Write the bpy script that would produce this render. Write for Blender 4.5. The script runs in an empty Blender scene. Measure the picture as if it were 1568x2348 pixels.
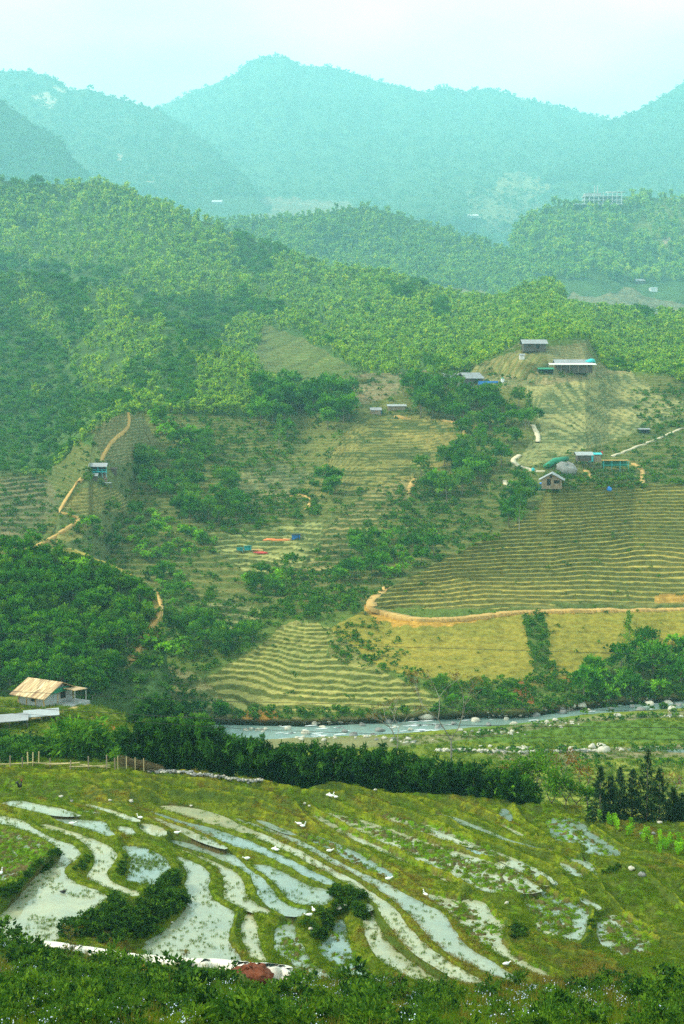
import bpy, bmesh, math, random
import numpy as np
from mathutils import Vector, Matrix
SC = bpy.context.scene
COL = SC.collection
rnd = random.Random(7)
RNG = np.random.default_rng(11)

# ------------------------------------------------------------------ camera
F = 3260.0                    # focal length in the units of a 1568 x 2347 picture
PITCH = 0.0989                # camera looks a little down
SP, CP = math.sin(PITCH), math.cos(PITCH)
cam = bpy.data.cameras.new('camera'); camo = bpy.data.objects.new('camera', cam); COL.objects.link(camo)
camo.location = (0, 0, 0); camo.rotation_euler = (math.pi/2 - PITCH, 0, 0)
cam.sensor_fit = 'VERTICAL'; cam.sensor_height = 36.0; cam.lens = 36.0*F/2347.0
cam.clip_start = 0.5; cam.clip_end = 20000
SC.camera = camo
SC.render.resolution_x, SC.render.resolution_y = 684, 1024

# ------------------------------------------------------------------ light
SUN_EL, SUN_AZ = math.radians(42), math.radians(-78)      # azimuth measured from +Y towards +X
SUN_STRENGTH, SKY_STRENGTH, EXPOSURE = 3.0, 0.055, 1.36
sun = bpy.data.lights.new('sun', 'SUN'); suno = bpy.data.objects.new('sun', sun); COL.objects.link(suno)
sun.energy = SUN_STRENGTH; sun.angle = math.radians(10); sun.color = (1.0, 0.94, 0.80)
sd = Vector((math.sin(SUN_AZ)*math.cos(SUN_EL), math.cos(SUN_AZ)*math.cos(SUN_EL), math.sin(SUN_EL)))
suno.rotation_euler = sd.to_track_quat('Z', 'Y').to_euler()
suno.location = (0, 0, 800)
world = bpy.data.worlds.new('World'); SC.world = world; world.use_nodes = True
wt = world.node_tree; wt.nodes.clear()
wo = wt.nodes.new('ShaderNodeOutputWorld'); wb = wt.nodes.new('ShaderNodeBackground')
sky = wt.nodes.new('ShaderNodeTexSky'); sky.sky_type = 'NISHITA'; sky.sun_disc = False
sky.sun_elevation = SUN_EL; sky.sun_rotation = SUN_AZ; sky.air_density = 1.0; sky.dust_density = 2.0
tc = wt.nodes.new('ShaderNodeTexCoord'); mp = wt.nodes.new('ShaderNodeMapping'); mp.inputs['Scale'].default_value = (2.2, 2.2, 5.0)
nz = wt.nodes.new('ShaderNodeTexNoise'); nz.inputs['Scale'].default_value = 1.9; nz.inputs['Detail'].default_value = 5; nz.inputs['Roughness'].default_value = 0.5
cr = wt.nodes.new('ShaderNodeValToRGB'); cr.color_ramp.elements[0].position = 0.34; cr.color_ramp.elements[1].position = 0.62
cr.color_ramp.elements[0].color = (0.62, 0.62, 0.62, 1); cr.color_ramp.elements[1].color = (1, 1, 1, 1)
cl = wt.nodes.new('ShaderNodeMix'); cl.data_type = 'RGBA'          # thick cloud over the blue
cl.inputs['B'].default_value = (15.5, 15.0, 14.3, 1)
wt.links.new(tc.outputs['Generated'], mp.inputs['Vector']); wt.links.new(mp.outputs['Vector'], nz.inputs['Vector'])
wt.links.new(nz.outputs['Fac'], cr.inputs['Fac']); wt.links.new(cr.outputs['Color'], cl.inputs['Factor'])
sx = wt.nodes.new('ShaderNodeSeparateXYZ'); mr = wt.nodes.new('ShaderNodeMapRange'); mr.inputs['From Min'].default_value = 0.05; mr.inputs['From Max'].default_value = 0.55; mr.inputs['To Min'].default_value = 1.6; mr.inputs['To Max'].default_value = 0.9
vm = wt.nodes.new('ShaderNodeVectorMath'); vm.operation = 'SCALE'; vm.inputs[0].default_value = (15.5, 15.0, 14.3)       # overcast is brighter low down
wt.links.new(tc.outputs['Generated'], sx.inputs[0]); wt.links.new(sx.outputs['Z'], mr.inputs['Value']); wt.links.new(mr.outputs['Result'], vm.inputs['Scale']); wt.links.new(vm.outputs['Vector'], cl.inputs['B'])
wt.links.new(sky.outputs['Color'], cl.inputs['A']); wt.links.new(cl.outputs['Result'], wb.inputs['Color'])
wb.inputs['Strength'].default_value = SKY_STRENGTH; wt.links.new(wb.outputs['Background'], wo.inputs['Surface'])
vs = SC.view_settings; SC.display_settings.display_device = 'sRGB'
vs.view_transform = 'Standard'; vs.look = 'None'; vs.exposure = EXPOSURE; vs.gamma = 1.0
cy = SC.cycles
cy.use_denoising = False; cy.max_bounces = 5; cy.sample_clamp_indirect = 4.0; cy.diffuse_bounces = 3; cy.glossy_bounces = 2; cy.transmission_bounces = 2
cy.transparent_max_bounces = 4; cy.volume_bounces = 1; cy.use_adaptive_sampling = False
cy.caustics_reflective = False; cy.caustics_refractive = False
HAZE_DENSITY, HAZE_COLOR = 0.00016, (0.34, 0.80, 0.88, 1)

# ------------------------------------------------------------------ helpers
def ray(x, y):
    a = (np.asarray(x, float) - 784.0)/F; b = (1173.5 - np.asarray(y, float))/F
    dy = CP + SP*b
    return a/dy, (-SP + CP*b)/dy                     # per metre forward: sideways, up
def P(x, y, Y):
    a, b = ray(x, y); return np.stack([a*Y, Y*np.ones_like(a), b*Y], -1)
def Yz(x, y, z):
    return z/ray(x, y)[1]
def pix(p):
    p = np.asarray(p, float); X, Y, Z = p[..., 0], p[..., 1], p[..., 2]
    d = Y*CP - Z*SP; v = Y*SP + Z*CP
    return 784 + X/d*F, 1173.5 - v/d*F
def hsh(ix, iy, s):
    n = (ix.astype(np.int64)*374761393 + iy.astype(np.int64)*668265263 + s*974634777) & 0x7fffffff
    n = ((n ^ (n >> 13))*1274126177) & 0x7fffffff
    return ((n ^ (n >> 16)) & 0xffff)/65535.0
def vnoise(x, y, s=0):
    x = np.asarray(x, float); y = np.asarray(y, float)
    ix, iy = np.floor(x), np.floor(y); fx, fy = x-ix, y-iy
    fx = fx*fx*(3-2*fx); fy = fy*fy*(3-2*fy)
    return (hsh(ix, iy, s)*(1-fx)+hsh(ix+1, iy, s)*fx)*(1-fy) + (hsh(ix, iy+1, s)*(1-fx)+hsh(ix+1, iy+1, s)*fx)*fy
def fbm(x, y, o=4, s=0, g=0.5):
    t = 0; a = 1.0; w = 0
    for k in range(o):
        t = t + a*(vnoise(x*2**k+13.7*k, y*2**k-7.1*k, s+k)*2-1); w += a; a *= g
    return t/w
def inside(px, py, poly):
    r = np.zeros(np.shape(px), bool); n = len(poly)
    for i in range(n):
        x1, y1 = poly[i]; x2, y2 = poly[(i+1) % n]
        if y1 == y2: continue
        c = ((y1 > py) != (y2 > py)) & (px < (x2-x1)*(py-y1)/(y2-y1)+x1)
        r ^= c
    return r
def poly_dist(px, py, poly, closed=True):
    d = np.full(np.shape(px), 1e9); n = len(poly)
    for i in range(n if closed else n-1):
        x1, y1 = poly[i]; x2, y2 = poly[(i+1) % n]
        ex, ey = x2-x1, y2-y1; L = ex*ex+ey*ey+1e-12
        t = np.clip(((px-x1)*ex+(py-y1)*ey)/L, 0, 1)
        d = np.minimum(d, (px-x1-t*ex)**2+(py-y1-t*ey)**2)
    return np.sqrt(d)
def smooth_line(pts, n=3):
    pts = np.asarray(pts, float)
    for _ in range(n-1):
        q = pts[:-1]*0.75+pts[1:]*0.25; r = pts[:-1]*0.25+pts[1:]*0.75
        m = np.empty((len(q)*2, pts.shape[1])); m[0::2] = q; m[1::2] = r
        pts = np.vstack([pts[:1], m, pts[-1:]])
    return pts
def smooth_loop(pts, n=2):
    pts = np.asarray(pts, float)
    for _ in range(n):
        nx = np.roll(pts, -1, 0); q = pts*0.75+nx*0.25; r = pts*0.25+nx*0.75
        m = np.empty((len(q)*2, pts.shape[1])); m[0::2] = q; m[1::2] = r; pts = m
    return pts
def resample(pts, step):
    pts = np.asarray(pts, float); d = np.r_[0, np.cumsum(np.linalg.norm(np.diff(pts, axis=0), axis=1))]
    n = max(2, int(d[-1]/step)+1); s = np.linspace(0, d[-1], n)
    return np.stack([np.interp(s, d, pts[:, k]) for k in range(pts.shape[1])], 1)

# ---- mesh makers
def mesh_np(name, v, quads=None, tris=None, mat=None, smooth=False, mats=None, midx=None):
    v = np.asarray(v, np.float32).reshape(-1, 3); me = bpy.data.meshes.new(name)
    q = np.zeros((0, 4), np.int32) if quads is None else np.asarray(quads, np.int32).reshape(-1, 4)
    t = np.zeros((0, 3), np.int32) if tris is None else np.asarray(tris, np.int32).reshape(-1, 3)
    me.vertices.add(len(v)); me.vertices.foreach_set('co', v.ravel())
    me.loops.add(q.size+t.size); me.loops.foreach_set('vertex_index', np.concatenate([q.ravel(), t.ravel()]))
    me.polygons.add(len(q)+len(t))
    me.polygons.foreach_set('loop_start', np.concatenate([np.arange(len(q))*4, q.size+np.arange(len(t))*3]).astype(np.int32))
    me.polygons.foreach_set('loop_total', np.concatenate([np.full(len(q), 4), np.full(len(t), 3)]).astype(np.int32))
    if smooth: me.polygons.foreach_set('use_smooth', np.ones(len(q)+len(t), bool))
    for m in (mats or ([mat] if mat else [])): me.materials.append(m)
    if midx is not None: me.polygons.foreach_set('material_index', np.asarray(midx, np.int32))
    me.update(calc_edges=True)
    return me
def add_obj(name, me, parent=None, loc=None):
    o = bpy.data.objects.new(name, me); COL.objects.link(o)
    if parent is not None: o.parent = parent
    if loc is not None: o.location = tuple(float(c) for c in loc)
    return o
def tag(o, label=None, cat=None, group=None, kind=None):
    if label: o['label'] = label
    if cat: o['category'] = cat
    if group: o['group'] = group
    if kind: o['kind'] = kind
    return o
def thing(name, loc, label, cat, group=None, rz=0.0):
    o = bpy.data.objects.new(name, None); COL.objects.link(o); o.empty_display_size = 0.5
    o.location = tuple(float(c) for c in loc); o.rotation_euler = (0, 0, rz)
    return tag(o, label, cat, group)
def copy_tree(o, parent=None):
    c = o.copy(); COL.objects.link(c)
    if parent is not None: c.parent = parent
    for ch in list(o.children): copy_tree(ch, c)
    return c
def set_attr(me, name, vals, typ='FLOAT', dom='POINT'):
    a = me.attributes.new(name, typ, dom); vals = np.asarray(vals, np.float32)
    a.data.foreach_set('color' if 'COLOR' in typ else ('vector' if typ == 'FLOAT_VECTOR' else 'value'), vals.ravel())
class MB:
    """collects simple solids, then links them as ONE mesh object"""
    def __init__(s): s.v = []; s.f = []; s.m = []; s.mi = 0
    def add(s, vs, fs):
        b = len(s.v); s.v += [tuple(map(float, p)) for p in vs]; s.f += [[b+i for i in f] for f in fs]; s.m += [s.mi]*len(fs)
    def box(s, c, d, rz=0.0, rx=0.0, ry=0.0):
        M = Matrix.Translation(c) @ Matrix.Rotation(rz, 4, 'Z') @ Matrix.Rotation(ry, 4, 'Y') @ Matrix.Rotation(rx, 4, 'X')
        h = [x/2 for x in d]
        vs = [M @ Vector((i*h[0], j*h[1], k*h[2])) for i in (-1, 1) for j in (-1, 1) for k in (-1, 1)]
        s.add(vs, [(0, 1, 3, 2), (4, 6, 7, 5), (0, 4, 5, 1), (2, 3, 7, 6), (0, 2, 6, 4), (1, 5, 7, 3)])
    def beam(s, a, b, w, h=None):
        a, b = Vector(a), Vector(b); d = b-a; L = d.length
        if L < 1e-6: return
        h = h or w; x = d/L; up = Vector((0, 0, 1)) if abs(x.z) < 0.95 else Vector((0, 1, 0))
        y = up.cross(x).normalized(); z = x.cross(y)
        vs = [p + y*(i*w/2) + z*(k*h/2) for p in (a, b) for i in (-1, 1) for k in (-1, 1)]
        s.add(vs, [(0, 1, 3, 2), (4, 6, 7, 5), (0, 4, 5, 1), (2, 3, 7, 6), (0, 2, 6, 4), (1, 5, 7, 3)])
    def tube(s, pts, rad, n=6):
        pts = [Vector(p) for p in pts]; rad = rad if hasattr(rad, '__len__') else [rad]*len(pts); rings = []
        for i, p in enumerate(pts):
            d = (pts[min(i+1, len(pts)-1)] - pts[max(i-1, 0)]).normalized()
            u = d.cross(Vector((0, 0, 1)) if abs(d.z) < 0.9 else Vector((1, 0, 0))).normalized(); w = d.cross(u)
            rings.append([p + (u*math.cos(2*math.pi*k/n) + w*math.sin(2*math.pi*k/n))*rad[i] for k in range(n)])
        vs = [q for r in rings for q in r]; fs = []
        for i in range(len(rings)-1):
            for k in range(n): fs.append((i*n+k, i*n+(k+1) % n, (i+1)*n+(k+1) % n, (i+1)*n+k))
        fs.append(tuple(range(n-1, -1, -1))); fs.append(tuple((len(rings)-1)*n+k for k in range(n)))
        s.add(vs, fs)
    def blob(s, c, r, seed=0, n=(7, 9), rough=0.25):
        rr = random.Random(seed); vs = []; fs = []; a, b = n
        ph = [rr.uniform(0, 6.28) for _ in range(6)]
        for i in range(a+1):
            th = math.pi*i/a
            for j in range(b):
                p = 2*math.pi*j/b
                k = 1+rough*(math.sin(2*p+ph[0])*math.sin(th*2+ph[1])+0.6*math.sin(3*p+ph[2]+th*2)+0.5*math.cos(th*3+ph[3]-p))
                vs.append((c[0]+r[0]*k*math.sin(th)*math.cos(p), c[1]+r[1]*k*math.sin(th)*math.sin(p), c[2]+r[2]*k*math.cos(th)))
        for i in range(a):
            for j in range(b): fs.append((i*b+j, (i+1)*b+j, (i+1)*b+(j+1) % b, i*b+(j+1) % b))
        s.add(vs, fs)
    def build(s, name, mat, parent=None, smooth=False, loc=None):
        me = bpy.data.meshes.new(name); me.from_pydata(s.v, [], s.f)
        for m in (mat if isinstance(mat, (list, tuple)) else [mat]): me.materials.append(m)
        if any(s.m): me.polygons.foreach_set('material_index', s.m)
        if smooth: me.polygons.foreach_set('use_smooth', [True]*len(s.f))
        me.update(); return add_obj(name, me, parent, loc)

# ---- materials
def new_mat(name):
    m = bpy.data.materials.new(name); m.use_nodes = True; t = m.node_tree; t.nodes.clear()
    o = t.nodes.new('ShaderNodeOutputMaterial'); return m, t, o
def nd(t, typ, **kw):
    n = t.nodes.new(typ)
    for k, v in kw.items():
        if k in n.inputs.keys(): n.inputs[k].default_value = v
        else: setattr(n, k, v)
    return n
def mixc(t, fac, a, b, mode='MIX'):
    n = t.nodes.new('ShaderNodeMix'); n.data_type = 'RGBA'; n.blend_type = mode
    for s, v in (('Factor', fac), ('A', a), ('B', b)):
        if hasattr(v, 'is_output'): t.links.new(v, n.inputs[s])
        else: n.inputs[s].default_value = v if s == 'Factor' else ((*v, 1) if len(v) == 3 else v)
    return n.outputs['Result']
def ramp(t, src, stops):
    r = t.nodes.new('ShaderNodeValToRGB'); e = r.color_ramp.elements
    while len(e) < len(stops): e.new(0.5)
    for el, (p, c) in zip(e, stops): el.position = p; el.color = (*c, 1) if hasattr(c, '__len__') else (c, c, c, 1)
    t.links.new(src, r.inputs['Fac']); return r.outputs['Color']
def noise(t, scale, detail=4, rough=0.55, vec=None, coords='Object'):
    n = nd(t, 'ShaderNodeTexNoise'); n.inputs['Scale'].default_value = scale; n.inputs['Detail'].default_value = detail
    n.inputs['Roughness'].default_value = rough
    if vec is None: vec = nd(t, 'ShaderNodeTexCoord').outputs[coords]
    t.links.new(vec, n.inputs['Vector']); return n.outputs['Fac']
def solid_mat(name, col, rough=0.8, vary=0.25, scale=4.0, bump=0.0, stretch=None, spec=0.3, metal=0.0):
    m, t, o = new_mat(name); b = nd(t, 'ShaderNodeBsdfPrincipled'); t.links.new(b.outputs[0], o.inputs[0])
    b.inputs['Roughness'].default_value = rough; b.inputs['Specular IOR Level'].default_value = spec; b.inputs['Metallic'].default_value = metal
    c = nd(t, 'ShaderNodeTexCoord').outputs['Object']
    if stretch:
        mpn = nd(t, 'ShaderNodeMapping'); mpn.inputs['Scale'].default_value = stretch; t.links.new(c, mpn.inputs['Vector']); c = mpn.outputs['Vector']
    n1 = noise(t, scale, 5, 0.6, c); n2 = noise(t, scale*0.17, 3, 0.5, c)
    lo = tuple(x*(1-vary*1.5) for x in col); hi = tuple(min(1, x*(1+vary*1.2)) for x in col)
    k = ramp(t, n1, [(0.3, lo), (0.5, col), (0.72, hi)])
    k = mixc(t, 0.5, k, ramp(t, n2, [(0.35, tuple(x*(1-vary) for x in col)), (0.65, hi)]))
    t.links.new(k, b.inputs['Base Color'])
    if bump:
        bn = nd(t, 'ShaderNodeBump'); bn.inputs['Strength'].default_value = bump; t.links.new(n1, bn.inputs['Height']); t.links.new(bn.outputs[0], b.inputs['Normal'])
    return m
def terrain_mat(name, fine, coarse, vary=0.45, bump=0.6, dist=1.0):
    """land cover colour (what grows where) broken up by two sizes of natural variation"""
    m, t, o = new_mat(name); b = nd(t, 'ShaderNodeBsdfPrincipled'); t.links.new(b.outputs[0], o.inputs[0])
    b.inputs['Roughness'].default_value = 1.0; b.inputs['Specular IOR Level'].default_value = 0.05
    a = nd(t, 'ShaderNodeAttribute', attribute_name='cover')
    n1 = noise(t, fine, 6, 0.65); n2 = noise(t, coarse, 4, 0.6)
    k1 = ramp(t, n1, [(0.28, 1-vary), (0.5, 1.0), (0.75, 1+vary)])
    k2 = ramp(t, n2, [(0.3, (0.72, 0.80, 0.75)), (0.7, (1.22, 1.12, 1.05))])
    c = mixc(t, 1.0, a.outputs['Color'], k1, 'MULTIPLY'); c = mixc(t, 1.0, c, k2, 'MULTIPLY')
    t.links.new(c, b.inputs['Base Color'])
    bn = nd(t, 'ShaderNodeBump'); bn.inputs['Strength'].default_value = bump; bn.inputs['Distance'].default_value = dist
    t.links.new(n1, bn.inputs['Height']); t.links.new(bn.outputs[0], b.inputs['Normal'])
    return m
def leaf_mat(name, dark, mid, light, trans=0.3, hue=0.5, gloss=0.08):
    m, t, o = new_mat(name)
    oi = nd(t, 'ShaderNodeObjectInfo'); at = nd(t, 'ShaderNodeAttribute', attribute_name='tint')
    k = ramp(t, at.outputs['Fac'], [(0.0, dark), (0.5, mid), (1.0, light)])
    v = ramp(t, oi.outputs['Random'], [(0.0, (1-hue*0.55, 1-hue*0.45, 1-hue*0.2)), (0.5, (1, 1, 1)), (1.0, (1+hue*0.9, 1+hue*0.45, 1+hue*0.1))])
    c = mixc(t, 1.0, k, v, 'MULTIPLY')
    b = nd(t, 'ShaderNodeBsdfPrincipled'); b.inputs['Roughness'].default_value = 0.75; b.inputs['Specular IOR Level'].default_value = gloss
    t.links.new(c, b.inputs['Base Color'])
    tr = nd(t, 'ShaderNodeBsdfTranslucent'); t.links.new(mixc(t, 1.0, c, (1.25, 1.2, 0.5), 'MULTIPLY'), tr.inputs['Color'])
    mx = nd(t, 'ShaderNodeMixShader'); mx.inputs[0].default_value = trans
    t.links.new(b.outputs[0], mx.inputs[1]); t.links.new(tr.outputs[0], mx.inputs[2]); t.links.new(mx.outputs[0], o.inputs[0])
    return m
# ------------------------------------------------------------------ terrain sheets
SHEETS = []
def gsm(a, s):
    if s <= 0: return a
    n = int(s*3)+1; k = np.exp(-0.5*(np.arange(-n, n+1)/s)**2); k /= k.sum()
    p = np.pad(a, ((n, n), (0, 0)), mode='edge')
    return sum(k[i]*p[i:i+a.shape[0]] for i in range(2*n+1))
def far(c, k, y0=0):
    return [[(x, y, y0+(Y-y0)*k) for x, y, Y in cc] for cc in c]
class Sheet:
    """a hillside: curves from its foot to its crest, then a back slope behind the crest"""
    def __init__(s, name, x0, x1, nx, curves, rows, relief=0.02, ridges=(), rsc=(0.006, 0.008), seed=0, sm=6, wig=0.0, back=0.12, bdrop=0.25, top=True):
        s.name, s.x0, s.x1, s.nx = name, x0, x1, nx
        xs = np.linspace(x0, x1, nx); s.xs = xs; ys = []; Ys = []
        C = []
        for c in curves:
            c = np.asarray(c, float)
            C.append((np.interp(xs, c[:, 0], c[:, 1]), np.interp(xs, c[:, 0], c[:, 2])))
        if wig:
            w = wig*fbm(xs*0.03, xs*0+seed, 5, seed, 0.65); C[-1] = (C[-1][0]+w, C[-1][1])
        for k, n in enumerate(rows):
            t = np.linspace(0, 1, n, endpoint=(k == len(rows)-1))[:, None]
            ys.append(C[k][0]*(1-t)+C[k+1][0]*t); Ys.append(C[k][1]*(1-t)+C[k+1][1]*t)
        y = np.vstack(ys); Y = gsm(np.vstack(Ys), sm)
        X = np.broadcast_to(xs, y.shape)
        fade = np.clip((y[0][None, :]-80-y)/120, 0, 1)
        for poly, amp, w in ridges:
            Y = Y*(1-fade*amp*np.exp(-(poly_dist(X, y, poly, False)/w)**2))
        Y = Y*(1+relief*fbm(X*rsc[0], y*rsc[1], 5, seed, 0.5))
        s.y = y; s.X = X; s.nvis = y.shape[0]
        s.P = P(X, y, Y); s.name = name
        s.mask = np.zeros(y.shape); s.cover = np.zeros(y.shape+(3,)); s.back, s.bdrop = back, bdrop
        SHEETS.append(s)
    def paint(s, base, polys, warp=5, seed=3):
        s.cover[:] = base; X = s.X+warp*fbm(s.X*0.05, s.y*0.06, 3, seed); y = s.y+warp*fbm(s.X*0.05+50, s.y*0.06, 3, seed+9)
        for poly, col in polys: s.cover[inside(X, y, poly)] = col
    def terrace(s, poly, step, riser, tread, width=0.55, warp=0.8, seed=0, keep=0.0, amp=1.0):
        """cut level fields into the slope: flat tread, steep grown-over riser"""
        X = s.X+4*fbm(s.X*0.04, s.y*0.05, 3, seed); m = inside(X, s.y+3*fbm(s.X*0.04+9, s.y*0.05, 3, seed), poly)
        p = s.P; z = p[..., 2]
        q = z/step + warp*fbm(p[..., 0]*0.022, p[..., 1]*0.022, 3, seed) + 0.12*fbm(p[..., 0]*0.2, p[..., 1]*0.2, 2, seed+4)
        f = q-np.floor(q); r = np.clip((f-width)/(1-width), 0, 1); r = r*r*(3-2*r)
        s.P[..., 2] = np.where(m, z+amp*step*(r-f), z)
        rc = np.clip(1-np.abs(f-(width+1)/2)/((1-width)/2+0.06)*0.9, 0, 1); rc = np.clip(rc*2.2, 0, 1)
        # some steps are left wild, some are broader
        wild = np.clip(fbm(p[..., 0]*0.03, p[..., 1]*0.03+np.floor(q)*3.1, 3, seed+7)*2.2+0.4, 0, 1)[..., None]
        tr = np.asarray(tread)*(0.75+0.25*wild)+np.asarray(riser)*0.25*(1-wild)
        c = tr*(1-rc[..., None])+np.asarray(riser)*rc[..., None]
        s.cover = np.where(m[..., None], s.cover*keep+c*(1-keep), s.cover)
    def build(s, mat, label=None, kind='structure', rough=0.0, rscale=0.3):
        V = s.P.copy(); n = s.nx
        if rough:
            V[..., 2] += rough*fbm(V[..., 0]*rscale, V[..., 1]*rscale, 4, 5)
        s.V = V
        top = V[-1]; rows = [V.reshape(-1, 3)]; cov = [s.cover.reshape(-1, 3)]
        for k in (0.35, 1.0, 2.2):
            b = top.copy(); sc_ = 1+s.back*k; b[:, 0] *= sc_; b[:, 1] *= sc_
            b[:, 2] = top[:, 2]-np.abs(top[:, 1])*s.back*k*s.bdrop*(1+0.4*k); rows.append(b); cov.append(s.cover[-1])
        low = V[0].copy(); low[:, 2] -= 0.06*low[:, 1]; low[:, 1] *= 0.97
        allv = np.vstack([low]+rows); cov = np.vstack([s.cover[0]]+cov); nr = len(allv)//n
        i = (np.arange(nr-1)[:, None]*n+np.arange(n-1)[None, :]).ravel()
        q = np.stack([i, i+1, i+1+n, i+n], 1)
        me = mesh_np(s.name, allv, q, mat=mat, smooth=True)
        set_attr(me, 'cover', np.hstack([cov, np.ones((len(cov), 1))]), 'FLOAT_COLOR')
        s.ob = add_obj(s.name, me); tag(s.ob, label, None, None, kind)
        return s.ob
    def at(s, x, y):
        """point of the slope seen at (x, y) of the picture frame, or None"""
        c = (x-s.x0)/(s.x1-s.x0)*(s.nx-1); c0 = int(math.floor(c))
        if c0 < 0 or c0 >= s.nx-1: return None
        f = c-c0; yc = s.y[:, c0]*(1-f)+s.y[:, c0+1]*f
        if y > yc[0] or y < yc[-1]: return None
        r = np.interp(-y, -yc, np.arange(len(yc))); r0 = min(int(r), len(yc)-2); g = r-r0
        V = s.V if hasattr(s, 'V') else s.P
        return ((V[r0, c0]*(1-f)+V[r0, c0+1]*f)*(1-g)+(V[r0+1, c0]*(1-f)+V[r0+1, c0+1]*f)*g)
def ground(x, y, only=None):
    best = None
    for s in SHEETS:
        if only and s.name not in only: continue
        p = s.at(x, y)
        if p is not None and (best is None or p[1] < best[1]): best = p
    return best

XL, XR = -320, 1888
def L(v, z=None): return v
# --- far mountains
M1c = [(XL,330),(200,300),(355,250),(400,232),(450,205),(500,190),(545,165),(575,140),(595,130),(615,127),(650,130),(690,150),(740,152),(790,160),(850,182),(900,195),(940,205),(985,213),(995,206),(1010,200),(1030,207),(1058,213),(1075,207),(1100,203),(1160,212),(1200,225),(1240,236),(1270,240),(1320,255),(1360,264),(1390,273),(1420,276),(1470,300),(XR,420)]
SM1 = Sheet('mountain', XL, XR, 620, far([[(XL,660,1450),(XR,660,1450)], [(XL,560,1650),(470,505,1650),(800,480,1650),(1100,500,1700),(XR,520,1700)],
    [(XL,470,1900),(470,458,1900),(800,460,1900),(1100,430,1950),(XR,440,1900)], [(XL,300,2600),(600,330,2450),(1000,330,2450),(XR,340,2300)], [(x,y,3000) for x,y in M1c]], 3.30), [14,26,60,90],
    relief=0.05, rsc=(0.008,0.006), seed=21, sm=10, wig=5, back=0.1, bdrop=0.5)
SM1r = Sheet('mountain_right', 1240, XR, 240, far([[(1240,560,1650),(XR,560,1650)], [(1240,400,1900),(XR,380,1900)], [(1240,420,2300),(1300,360,2350),(1390,278,2400),(1440,262,2450),(1490,240,2500),(1530,215,2500),(1568,190,2500),(XR,60,2500)]], 3.60), [40,90],
    relief=0.03, seed=33, sm=8, wig=5, back=0.1, bdrop=0.5)
SM2 = Sheet('mountain_left', XL, 660, 300, far([[(XL,540,1400),(660,520,1500)], [(XL,400,1750),(300,420,1700),(660,500,1600)], [(XL,250,2300),(-100,175,2300),(0,163,2300),(50,162,2300),(100,172,2300),(140,188,2280),(150,195,2270),(156,206,2260),(200,203,2250),(260,225,2230),(320,240,2200),(360,252,2150),(420,285,2100),(480,330,2000),(530,380,1900),(580,430,1750),(600,470,1650),(660,510,1600)]], 3.50), [50,110],
    relief=0.035, seed=5, sm=8, wig=3, back=0.1, bdrop=0.5)
SM2b = Sheet('hill_shoulder', XL, 240, 150, far([[(XL,480,1350),(240,470,1350)], [(XL,150,1650),(0,233,1600),(40,253,1600),(80,286,1600),(140,320,1580),(165,360,1560),(205,405,1520),(240,460,1450)]], 3.30), [80], relief=0.03, seed=8, wig=4)
SM4 = Sheet('hill_right', 1170, XR, 220, far([[(1170,680,1050),(XR,700,1050)], [(1170,560,1250),(1200,506,1330),(1240,484,1350),(1274,472,1350),(1330,471,1350),(1419,472,1350),(1428,450,1400),(1568,455,1420),(XR,420,1450)]], 2.35), [90], relief=0.03, seed=14, wig=2)
SM5 = Sheet('hill_middle', 430, XR, 420, far([[(430,740,900),(XR,780,850)], [(430, 548, 1150), (490, 505, 1180), (560, 499, 1200), (640, 500, 1200), (720, 490, 1200), (790, 478, 1200), (830, 475, 1200), (900, 488, 1190), (980, 513, 1180), (1060, 538, 1160), (1130, 566, 1140), (1200, 588, 1120), (1270, 605, 1100), (1300, 615, 1080), (1330, 624, 1060), (1400, 632, 1050), (1470, 650, 1030), (1530, 680, 1000), (1888, 760, 960)]], 2.5), [130], relief=0.06, seed=17, wig=2)
M6b = [(XL,1150),(0,1085),(100,1092),(150,1050),(185,1005),(210,985),(300,945),(420,940),(560,945),(700,930),(760,885),(830,862),(960,860),(1060,850),(1190,800),(1250,782),(1350,792),(1380,850),(1500,862),(XR,862)]
M6Y = [(XL,600),(0,610),(200,630),(560,650),(830,690),(1060,700),(1380,730),(XR,730)]
xs6 = np.linspace(XL, XR, 90); y6 = np.interp(xs6, *zip(*M6b)); Y6 = np.interp(xs6, *zip(*M6Y))
M6c = [(XL,420,1150),(0,402,1100),(60,411,1100),(150,413,1100),(240,405,1100),(300,425,1090),(360,455,1080),(430,482,1060),(515,516,1040),(570,538,1030),(650,566,1000),(740,602,970),(814,613,950),(909,628,920),(979,648,900),(1054,672,880),(1134,682,870),(1209,652,890),(1260,632,900),(1280,652,890),(1310,694,850),(1400,702,830),(1568,716,820),(XR,720,800)]
RID6 = [([(60,590),(300,640),(440,700),(600,765),(760,825),(840,862)],0.035,49), ([(240,408),(430,530),(560,600),(700,690),(830,775),(900,830)],0.040,49), ([(515,520),(650,572),(800,645),(960,725),(1060,800)],0.030,43), ([(-40,720),(120,830),(190,960)],0.040,65),
    ([(1210,654),(1150,740),(1090,830)],0.030,49), ([(1420,690),(1390,760),(1360,800)],0.025,58), ([(60,412),(150,520),(200,620)],0.030,58), ([(330,440),(330,560),(420,640)],0.020,43), ([(900,640),(960,740),(1000,830)],0.025,40)]
SM6 = Sheet('hill_forest', XL, XR, 640, [[(x,y+70,Y-15) for x,y,Y in zip(xs6,y6,Y6)], [(x,y,Y+6) for x,y,Y in zip(xs6,y6,Y6)], [(x,y+10,640+(Y-640)*3.2) for x,y,Y in M6c]], [14,200], ridges=RID6, relief=0.075, rsc=(0.0050,0.0058), seed=41, sm=8, wig=2)
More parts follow.
